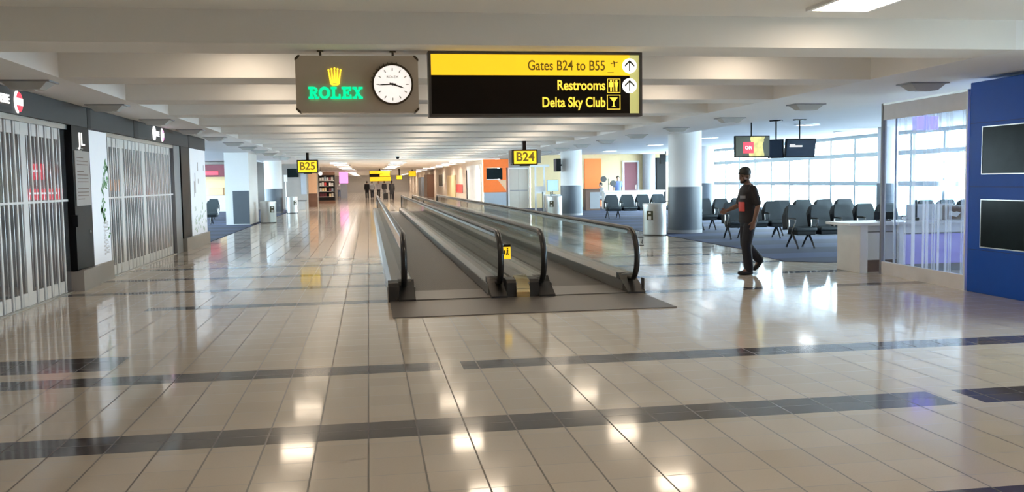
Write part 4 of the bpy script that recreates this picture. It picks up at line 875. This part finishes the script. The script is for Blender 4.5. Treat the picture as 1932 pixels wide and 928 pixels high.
MB().box(0.02, 1.25, 0, 0.28, 0.0, 0.92, 0.01).build('base', M['bluegrey'], ok_); MB().box(0.0, 1.27, -0.02, 0.28, 0.92, 1.62, 0.02).build('lower_panel', M['orange'], ok_); MB().box(0.0, 0.16, 0, 0.28, 1.62, 2.3).build('side_jamb', M['orange'], ok_); MB().box(1.06, 1.27, 0, 0.28, 1.62, 2.3).build('side_jamb', M['orange'], ok_); MB().box(0.0, 1.40, -0.03, 0.28, 2.28, 2.75, 0.01).build('header', M['orange'], ok_); MB().box(0.16, 1.06, 0.02, 0.1, 1.64, 2.27).build('screen', M['screen'], ok_)
MB().prism([(0.80, 1.6), (1.25, 1.6), (1.25, 1.0)], -0.024, -0.02).build('corner_flash', M['peach'], ok_)
rs = thing('roller_shutter', 'pale grey roller shutter left of the orange kiosk', 'shutter', (6.6, 53.3, 0)); MB().box(-0.10, 0, 0, 7.2, 2.30, 2.55).build('shutter_box', M['offw'], rs)
b = MB()
for i in range(24): b.box(-0.06, -0.02, 0.3*i, 0.3*i+0.26, 0.0, 2.30)
b.build('curtain', M['offw'], rs, kind='stuff'); MB().box(-0.11, 0, 7.2, 7.45, 0, 2.55).build('guide_post', M['dark'], rs)
t = struct(MB().box(6.54, 6.6, 80.5, 85.5, 1.10, 2.25), 'window_90', M['whitem']); MB().box(6.53, 6.54, 80.7, 85.3, 1.15, 2.2).build('pane', M['screen'], t)
tagged(MB().box(-0.06, 0, -2.2, 2.2, 0.75, 1.35, 0.02), 'wall_sign', 'redp', 'red sign on the beige wall beyond the roller shutter', 'sign', (6.59, 66.2, 0))
tagged(MB().box(-0.08, 0, -3.4, 3.4, 0.0, 2.05, 0.02), 'wall_panel', 'cream', 'cream panel on the beige wall left of the red sign', 'wall panel', (6.59, 72.5, 0))
tagged(MB().box(-0.8, 0, -3, 3, 0.0, 2.1, 0.02), 'storage_unit', 'greyd', 'dark unit against the far right concourse wall', 'unit', (6.59, 104, 0))
tagged(MB().box(-0.7, 0, -2.5, 2.5, 0.0, 2.3, 0.02), 'storage_unit', 'brown', 'brown unit against the right wall before the dark unit', 'unit', (6.59, 95, 0))

# ------------------------------------------------------------------ left side, far
pc = struct(MB().box(-3.98, -3.45, 62.5, 63.0, 0, ZL), 'column_square', M['peach']); MB().box(-4.0, -3.43, 62.48, 63.02, 0.0, 0.89).build('dado', M['brown'], pc)
t = thing('television', 'dark television on the grey wall under the B25 sign', 'television', (-4.62, 57.99, 2.24), 0, 'televisions hung over the lounge'); MB().box(-0.34, 0.34, -0.08, 0, -0.27, 0.27, 0.01).build('case', M['black'], t); MB().box(-0.31, 0.31, -0.084, -0.08, -0.24, 0.24).build('screen', M['screen'], t)
t = thing('boarding_podium', 'low dark podium against the grey wall below the B25 sign', 'podium', (-4.2, 56.0, 0)); MB().box(-0.25, 0.45, -0.3, 0.3, 0, 0.52, 0.01).build('body', M['gwall'], t); MB().box(-0.28, 0.48, -0.33, 0.33, 0.52, 0.56).build('top', M['dark'], t)
t = thing('info_post', 'slim pale post with a narrow sign by the grey wall', 'post', (-4.85, 55.4, 0)); MB().cyl((0, 0, 0), 0.15, 0.03).build('base', M['greym'], t); MB().cyl((0, 0, 0.03), 0.03, 2.0, 'z', 10).build('pole', M['whitem'], t); MB().box(-0.10, 0.10, -0.02, 0.02, 1.7, 2.1).build('sign', M['white'], t)
tagged(MB().box(0, 0.34, -0.05, 0, 0.9, 2.4, 0.01), 'wall_panel', 'bluegrey', 'pale blue panel at the edge of the grey wall, left of the peach column', 'wall panel', (-4.15, 57.99, 0))
sk = thing('snack_kiosk', 'snack kiosk with a maroon canopy at the back of the left lounge', 'kiosk', (-10.2, 55.0, 0)); MB().box(0, 2.2, 0, 2.0, 0, 0.95, 0.01).build('counter', M['offw'], sk); MB().box(0.05, 2.15, 1.7, 1.9, 0.95, 2.1).build('back_board', M['cream'], sk); MB().box(-0.05, 2.25, -0.2, 2.0, 2.05, 2.75, 0.02).build('canopy', M['maroon'], sk); MB().box(0.6, 1.6, -0.22, -0.2, 2.15, 2.35).build('canopy_sign', M['redlit'], sk)
for a in (0.06, 2.1): MB().box(a, a+0.06, 0.05, 0.11, 0.95, 2.05).build('post', M['maroon'], sk)
MB().box(0.9, 1.7, 0.7, 1.1, 0.95, 1.4, 0.01).build('display_case', M['peach'], sk)
mg = thing('magazine_stand', 'dark magazine shop stand right of the peach column', 'stand', (-3.85, 72, 0)); MB().box(0, 1.28, 0.45, 0.5, 0, 2.2).build('back', M['dark'], mg); MB().box(0, 1.28, -0.1, 0.5, 2.2, 2.45).build('header', M['brown'], mg); MB().box(0, 1.28, 0, 0.5, 0, 0.22).build('plinth', M['brown'], mg)
for a in (0, 1.22): MB().box(a, a+0.06, 0.0, 0.45, 0.22, 2.2).build('side_panel', M['dark'], mg)
for k in range(4): MB().box(0.06, 1.22, 0.0, 0.45, 0.5+0.42*k, 0.53+0.42*k).build('shelf', M['offw'], mg)
rr = random.Random(5)
for k in range(4):
    for j in range(6):
        w_ = 0.15; b = MB().box(0, w_, 0, 0.02, 0, rr.uniform(0.22, 0.30)); o = b.build('magazine', M[rr.choice(['redp', 'paper', 'bluegrey', 'cream', 'black', 'maroon', 'paper'])]); o.location = (-3.76+0.18*j, 72.2, 0.53+0.42*k)
        tag(o, 'magazine on the far magazine stand', 'magazine', 'magazines on the far stand')
t = thing('globe_lamp', 'round white lamp glowing beside the magazine stand', 'lamp', (-3.62, 71.2, ZL)); MB().cyl((0, 0, -0.35), 0.015, 0.35, 'z', 8).build('cord', M['dark'], t); MB().ell((0, 0, -0.47), 0.15, 0.15, 0.15, 16).build('globe', M['whitelit'], t, True)
t = thing('lit_totem', 'pink lit sign above a pale stand far down the left side', 'sign', (-2.5, 95, 0)); MB().box(-0.45, 0.45, 0, 0.2, 1.55, 2.70, 0.02).build('sign_box', M['pinklit'], t); MB().box(-0.35, 0.35, 0.02, 0.18, 0, 1.55).build('stand', M['bluegrey'], t)
def far_sign(label, loc, w, h, split):
    t = thing('overhead_sign', label, 'sign', loc, 0, 'far overhead signs'); MB().box(-w/2, w/2, 0, 0.2, -h/2, h/2, 0.01).build('box', M['signbk'], t); MB().box(-w/2+.03, w/2-.03, -0.01, 0, 0.0 if split else -h/2+.03, h/2-.03).build('face', M['yellow'], t)
    if split: MB().box(0.0, w/2-.03, -0.01, 0, -h/2+.03, -0.06).build('face', M['yellow'], t)
    MB().box(-0.05, 0.05, 0.05, 0.15, h/2, ZL-loc[2]).build('hanger', M['signbk'], t)
far_sign('distant black and yellow overhead sign above the walkway end', (1.0, 80, 2.33), 1.8, 0.56, True); far_sign('second distant yellow sign, lower and behind the first', (1.35, 104, 1.98), 2.4, 0.55, False)
far_sign('small distant yellow sign right of the overhead pair', (2.75, 82, 2.0), 0.55, 0.4, False); far_sign('distant yellow sign near the right concourse wall', (4.3, 90, 2.38), 0.75, 0.55, False)

# ------------------------------------------------------------------ people
def fuse(mb, name, m, parent, vox=0.009, it=4, label=None):
    """fuse overlapping volumes into one continuous smooth surface"""
    me = bpy.data.meshes.new(name+'_raw'); bmesh.ops.recalc_face_normals(mb.bm, faces=mb.bm.faces); mb.bm.to_mesh(me); mb.bm.free()
    o = bpy.data.objects.new(name, me); C.objects.link(o)
    r = o.modifiers.new('r', 'REMESH'); r.mode = 'VOXEL'; r.voxel_size = vox
    s_ = o.modifiers.new('s', 'SMOOTH'); s_.iterations = it; s_.factor = 0.5
    dg = bpy.context.evaluated_depsgraph_get(); dg.update()
    out = bpy.data.meshes.new_from_object(o.evaluated_get(dg)); out.name = name
    bpy.data.objects.remove(o); bpy.data.meshes.remove(me)
    for p_ in out.polygons: p_.use_smooth = True
    out.materials.clear(); out.materials.append(m)
    q = bpy.data.objects.new(name, out); C.objects.link(q)
    if parent is not None: q.parent = parent
    if label: q['label'] = label
    return q
def limb(mb, pts, rad, seg=14):
    for p_, r in zip(pts, rad): mb.ell(p_, r, r, r, 12)
    for a, b_, ra, rb in zip(pts, pts[1:], rad, rad[1:]): mb.tube([a, b_], [ra, rb], seg)
def loft(mb, rings, seg=24):
    """rings: (centre, half depth along x, half width along y, lean angle about y)"""
    R = []
    for c, rx, ry, lean in rings:
        cc = Vector(c); u = Vector((math.cos(lean), 0, -math.sin(lean)))
        ring = []
        for i in range(seg):
            t = 2*PI*i/seg; ct, st_ = math.cos(t), math.sin(t)
            k = 1.0/((abs(ct)**2.5+abs(st_)**2.5)**(1/2.5))
            ring.append(mb.bm.verts.new(cc+u*rx*ct*k+Vector((0, 1, 0))*ry*st_*k))
        R.append(ring)
    for a, b_ in zip(R, R[1:]):
        for i in range(seg): mb.bm.faces.new((a[i], b_[i], b_[(i+1) % seg], a[(i+1) % seg]))
    mb.bm.faces.new(R[0]); mb.bm.faces.new(R[-1])
def person(label, loc, rz, pose, top, bottom, shoes='shoe', skin='skin', hair='hair', cap=None, sleeve='short', s=1.0, vox=0.009, group=None, long_coat=False, prnt=False, name='person'):
    """local +x is forward, +y is the person's left. pose: joints in metres for a 1.72 m figure."""
    t = thing(name, label, 'person', loc, rz, group); t.scale = (s, s, s)
    lean = pose.get('lean', 0.0); hipz = pose.get('hip', 0.92)
    def T(x, z): # a point on the leaning trunk, z above hip
        return (x*math.cos(lean)+z*math.sin(lean), 0, hipz-x*math.sin(lean)+z*math.cos(lean))
    def TP(x, y, z): p_ = T(x, z); return Vector((p_[0], y, p_[2]))
    sh = {1: TP(-0.015, 0.175, 0.47), -1: TP(-0.015, -0.175, 0.47)}
    body = MB()
    tr = [(T(0, -0.10), 0.085, 0.13, lean), (T(0, 0.0), 0.112, 0.158, lean), (T(0.005, 0.13), 0.100, 0.138, lean), (T(0.01, 0.28), 0.113, 0.158, lean), (T(0.0, 0.42), 0.105, 0.172, lean), (T(-0.01, 0.50), 0.07, 0.12, lean), (T(-0.005, 0.55), 0.052, 0.06, lean)]
    loft(body, tr)
    hd = pose.get('head', (0.05, 0.66)); hc = TP(hd[0], 0, hd[1]+0.02); nb_ = TP(0.0, 0, 0.53)
    yaw = pose.get('yaw', 0.0); nod = pose.get('nod', 0.0)
    HM = Matrix.Translation(hc) @ Matrix.Rotation(yaw, 4, 'Z') @ Matrix.Rotation(nod, 4, 'Y')
    limb(body, [nb_, hc+Vector((-0.02, 0, -0.03))], [0.060, 0.052])
    def he(p_, rx, ry, rz_, seg=14): body.ell(HM @ Vector(p_), rx, ry, rz_, seg, (Matrix.Rotation(yaw, 4, 'Z') @ Matrix.Rotation(nod, 4, 'Y')))
    he((-0.012, 0, 0.03), 0.098, 0.076, 0.092); he((0.022, 0, -0.030), 0.070, 0.060, 0.078); he((0.058, 0, -0.082), 0.026, 0.028, 0.022)
    he((0.096, 0, -0.022), 0.019, 0.013, 0.016, 10); he((0.086, 0, 0.0), 0.012, 0.010, 0.032, 10); he((0.070, 0, 0.024), 0.022, 0.050, 0.012, 10); he((0.080, 0, -0.056), 0.013, 0.022, 0.007, 10); he((0.078, 0, -0.066), 0.013, 0.018, 0.007, 10)
    for sd in (1, -1): he((-0.012, sd*0.078, -0.012), 0.020, 0.010, 0.031, 10); he((0.056, sd*0.040, -0.025), 0.026, 0.022, 0.022, 10)
    arms = {}
    for sd, key in ((1, 'armL'), (-1, 'armR')):
        el, wr_ = [Vector(v) for v in pose[key]]; arms[sd] = (el, wr_)
        limb(body, [sh[sd]-Vector((0, sd*0.03, 0.016)), sh[sd]*0.5+el*0.5, el, el*0.6+wr_*0.4, wr_], [0.046, 0.044, 0.040, 0.039, 0.027])
        # hand: palm, four bent fingers of unequal length, thumb from the side of the palm
        d = (wr_-el).normalized(); side = Vector((0, 1, 0)); nrm = d.cross(side).normalized()    # fingers fan along the forward axis
        fwd = Vector((1, 0, 0)); fwd = (fwd-d*fwd.dot(d)).normalized(); inn = Vector((0, -sd, 0)); inn = (inn-d*inn.dot(d)-fwd*inn.dot(fwd)).normalized()
        pc_ = wr_+d*0.050
        rot = Matrix((fwd, inn, d)).transposed().to_4x4()
        body.ell(pc_, 0.040, 0.017, 0.054, 12, rot)
        for k, ln in enumerate((0.074, 0.084, 0.078, 0.060)):
            b0 = wr_+d*(0.085-0.006*abs(k-1.2))+fwd*(0.030-0.0205*k); b1 = b0+d*ln*0.45+inn*0.006; b2 = b1+(d*0.8+inn*0.6).normalized()*ln*0.32; b3 = b2+(d*0.45+inn*0.9).normalized()*ln*0.25
            limb(body, [b0-d*0.02, b1, b2, b3], [0.0098, 0.0092, 0.0085, 0.0075], 8)
        a0 = wr_+d*0.030+fwd*0.026; a1 = a0+(fwd*0.75+d*0.6+inn*0.25).normalized()*0.036; a2 = a1+(fwd*0.25+d*0.9+inn*0.3).normalized()*0.030
        limb(body, [a0, a1, a2], [0.014, 0.0115, 0.009], 8)
    legs = {}
    for sd, key in ((1, 'legL'), (-1, 'legR')):
        hp = Vector((T(0, -0.04)[0], sd*0.088, hipz-0.04)); kn, an = [Vector(v) for v in pose[key][:2]]; toe = Vector(pose[key][2]); legs[sd] = (hp, kn, an, toe)
        limb(body, [hp, hp*0.5+kn*0.5, kn, kn*0.68+an*0.32, an], [0.088, 0.075, 0.054, 0.053, 0.038]); limb(body, [an, an+(toe-an)*0.6], [0.038, 0.034])
    fuse(body, 'body', M[skin], t, vox)
    # clothes
    c1 = MB()
    bot = -0.42 if long_coat else -0.07
    rg = [(T(0, bot), 0.135 if not long_coat else 0.17, 0.178 if not long_coat else 0.20, lean), (T(0, 0.02), 0.130, 0.174, lean), (T(0.005, 0.14), 0.122, 0.160, lean), (T(0.012, 0.28), 0.130, 0.174, lean), (T(0.0, 0.42), 0.118, 0.185, lean), (T(-0.01, 0.505), 0.082, 0.13, lean), (T(-0.008, 0.535), 0.068, 0.078, lean)]
    loft(c1, rg)
    for sd in (1, -1):
        el, wr_ = arms[sd]
        if sleeve == 'short': q = sh[sd].lerp(el, 0.82); limb(c1, [sh[sd]-Vector((0, sd*0.015, 0.010)), sh[sd].lerp(q, 0.4), q], [0.067, 0.066, 0.064])
        else: limb(c1, [sh[sd], sh[sd].lerp(el, 0.5), el, el.lerp(wr_, 0.92)], [0.070, 0.062, 0.053, 0.042])
    sh_o = fuse(c1, 'shirt', M[top], t, vox+0.002, 8, None)
    c2 = MB(); loft(c2, [(T(0, -0.13), 0.105, 0.155, lean*0.5), (T(0, -0.02), 0.124, 0.168, lean), (T(0, 0.06), 0.112, 0.155, lean)])
    for sd in (1, -1):
        hp, kn, an, toe = legs[sd]; limb(c2, [hp, hp.lerp(kn, 0.5), kn, kn.lerp(an, 0.5), an.lerp(kn, 0.06)], [0.098, 0.092, 0.080, 0.077, 0.073])
    fuse(c2, 'trousers', M[bottom], t, vox+0.002, 4, None)
    for sd in (1, -1):
        hp, kn, an, toe = legs[sd]; f = (toe-an); fl_ = f.normalized(); heel = an-Vector((0, 0, 0.045))-fl_*0.035
        upv = Vector((0, 0, 1)); sdv = upv.cross(fl_).normalized()
        so = MB(); limb(so, [heel+upv*0.0, an+f*0.35-Vector((0, 0, 0.03)), toe], [0.040, 0.044, 0.034]); limb(so, [an-Vector((0, 0, .01)), an+f*0.35-Vector((0, 0, .025))], [0.046, 0.042])
        fuse(so, 'shoe', M[shoes], t, 0.008, 3)
    if cap:
        cp = MB(); R3 = Matrix.Rotation(yaw, 4, 'Z') @ Matrix.Rotation(nod, 4, 'Y')
        cp.ell(HM @ Vector((-0.018, 0, 0.066)), 0.110, 0.089, 0.092, 18, R3); cp.ell(HM @ Vector((0.045, 0, 0.052)), 0.088, 0.072, 0.014, 14, R3)
        fuse(cp, 'cap', M[cap], t, 0.008, 2, 'black cap')
        hb = MB(); hb.ell(HM @ Vector((-0.040, 0, 0.0)), 0.074, 0.079, 0.066, 16, R3); fuse(hb, 'hair', M[hair], t, 0.008, 2)
        bd = MB(); bd.ell(HM @ Vector((0.052, 0, -0.083)), 0.036, 0.040, 0.030, 14, R3); bd.ell(HM @ Vector((0.02, 0, -0.06)), 0.05, 0.064, 0.034, 14, R3); fuse(bd, 'beard', M[hair], t, 0.008, 2)
    else:
        hb = MB(); R3 = Matrix.Rotation(yaw, 4, 'Z') @ Matrix.Rotation(nod, 4, 'Y'); hb.ell(HM @ Vector((-0.024, 0, 0.042)), 0.102, 0.088, 0.094, 18, R3); hb.ell(HM @ Vector((-0.055, 0, -0.01)), 0.06, 0.078, 0.075, 16, R3); fuse(hb, 'hair', M[hair], t, 0.009, 2)
    for sd in (1, -1):
        e = MB(); e.ell(HM @ Vector((0.074, sd*0.031, 0.006)), 0.010, 0.013, 0.008, 10); e.build('eye', M['seatd'], t, True)
    if prnt:
        for (xa, yy, za, w_, h_) in ((0.105, 0.05, 0.19, 0.075, 0.15), (0.09, 0.09, 0.34, 0.05, 0.045)):
            pr_ = MB(); n_ = 8
            # patch wrapped on the front-left of the shirt
            def surf(y_, z_):
                rx = 0.137; k = max(0.0, 1-(abs(y_)/0.178)**2.5)**(1/2.5); return TP(rx*k+0.002+0.008, y_, z_)
            G = [[pr_.bm.verts.new(surf(yy+(i/n_-0.5)*w_*2, za+(j/n_-0.5)*h_)) for i in range(n_+1)] for j in range(n_+1)]
            for j in range(n_):
                for i in range(n_): pr_.bm.faces.new((G[j][i], G[j][i+1], G[j+1][i+1], G[j+1][i]))
            ext_ = bmesh.ops.extrude_face_region(pr_.bm, geom=list(pr_.bm.faces)); bmesh.ops.translate(pr_.bm, verts=[v for v in ext_['geom'] if isinstance(v, bmesh.types.BMVert)], vec=(-0.012, 0, 0))
            pr_.build('print', M['redprint' if za < 0.3 else 'cloth_g'], t, True, label='red print on the shirt front' if za < 0.3 else 'grey print on the shirt chest')
    return t
WALK = dict(lean=0.03, hip=0.90, head=(0.045, 0.645), yaw=0.35, nod=0.06,
            armL=((-0.06, 0.235, 1.10), (0.00, 0.225, 0.86)), armR=((0.06, -0.23, 1.10), (0.27, -0.20, 1.02)),
            legL=((0.07, 0.085, 0.48), (0.02, 0.085, 0.075), (0.185, 0.095, 0.036)), legR=((0.01, -0.09, 0.48), (-0.24, -0.09, 0.215), (-0.155, -0.095, 0.075)))
STAND = dict(lean=0.0, hip=0.92, armL=((-0.02, 0.23, 1.12), (0.05, 0.23, 0.88)), armR=((-0.02, -0.23, 1.12), (0.05, -0.23, 0.88)),
             legL=((0.02, 0.10, 0.48), (0.0, 0.10, 0.075), (0.15, 0.13, 0.036)), legR=((0.02, -0.10, 0.48), (0.0, -0.10, 0.075), (0.15, -0.13, 0.036)))
STEP = dict(lean=0.04, hip=0.90, armL=((-0.10, 0.23, 1.10), (-0.06, 0.23, 0.86)), armR=((0.05, -0.23, 1.10), (0.16, -0.22, 0.88)),
            legL=((0.17, 0.09, 0.49), (0.22, 0.09, 0.085), (0.37, 0.10, 0.05)), legR=((0.0, -0.09, 0.47), (-0.22, -0.09, 0.14), (-0.10, -0.09, 0.036)))
SIT = dict(lean=0.18, hip=0.60, armL=((0.20, 0.22, 0.82), (0.36, 0.15, 0.92)), armR=((0.20, -0.22, 0.82), (0.36, -0.15, 0.92)),
           legL=((0.40, 0.10, 0.60), (0.36, 0.10, 0.20), (0.50, 0.11, 0.165)), legR=((0.40, -0.10, 0.60), (0.36, -0.10, 0.20), (0.50, -0.11, 0.165)))
person('person in a black cap and black T-shirt with a red print, walking past the lounge', (5.97, 13.68, 0.0), PI, WALK, 'shirt', 'pants', cap='hair', vox=0.0065, prnt=True, s=1.0)
person('person in a pale shirt seated by the brown podium, seen past the far right column', (12.35, 47.0, 0.0), math.radians(195), SIT, 'cloth_w', 'cloth_w', skin='skin2', sleeve='long', vox=0.012)
stl = thing('stool', 'low stool under the person in the pale shirt', 'stool', (12.37, 47.0, 0)); MB().cyl((0, 0, 0), 0.2, 0.03).build('base', M['rubber'], stl); MB().cyl((0, 0, 0.03), 0.03, 0.41, 'z', 10).build('stem', M['steel'], stl); MB().cyl((0, 0, 0.44), 0.17, 0.05, 'z', 20).build('seat', M['seatd'], stl); MB().ring(0, 0, 0.16, 0.14, 0.14, 0.155, 20, plane='xy').build('foot_ring', M['steel'], stl)
person('person in a blue shirt standing behind the long white counter', (13.55, 48.4, 0.0), math.radians(-100), STAND, 'cloth_b', 'pants', skin='skin2', vox=0.012)
pp = person('person in dark clothes standing beyond the left walkway with a suitcase', (2.05, 82.0, 0.0), math.radians(80), STAND, 'cloth_k', 'pants', sleeve='long', vox=0.014, long_coat=True)
t = thing('suitcase', 'black suitcase beside the dark-dressed person beyond the walkway', 'suitcase', (1.50, 81.7, 0)); MB().box(-0.2, 0.2, -0.14, 0.14, 0.05, 0.62, 0.03).build('case', M['rubber'], t); MB().tube([(-0.09, 0, 0.6), (-0.09, 0, 0.92), (0.09, 0, 0.92), (0.09, 0, 0.6)], 0.012, 6).build('handle', M['alu'], t)
for a in (-0.15, 0.15): MB().cyl((a-0.02, 0, 0.03), 0.03, 0.04, 'x', 12).build('wheel', M['rubber'], t)
for i, (xx, yy, rz_, ps, tp_, bt, lab) in enumerate(((0.35, 92, 1.5, STEP, 'cloth_g', 'pants', 'distant person in a grey top under the overhead sign'), (1.05, 97, -1.6, STEP, 'cloth_w', 'cloth_k', 'distant person in a white top under the overhead sign'), (-0.15, 90, 1.6, STAND, 'cloth_k', 'pants', 'distant person in black, left of the overhead sign'), (1.6, 94, 1.2, STAND, 'cloth_k', 'cloth_g', 'distant person in black with grey trousers under the overhead sign'), (-3.1, 100, -1.5, STEP, 'cloth_w', 'jean', 'distant person in blue jeans below the pink sign'))):
    person(lab, (xx, yy, 0), rz_, ps, tp_, bt, skin='skin2', sleeve='long', vox=0.016)
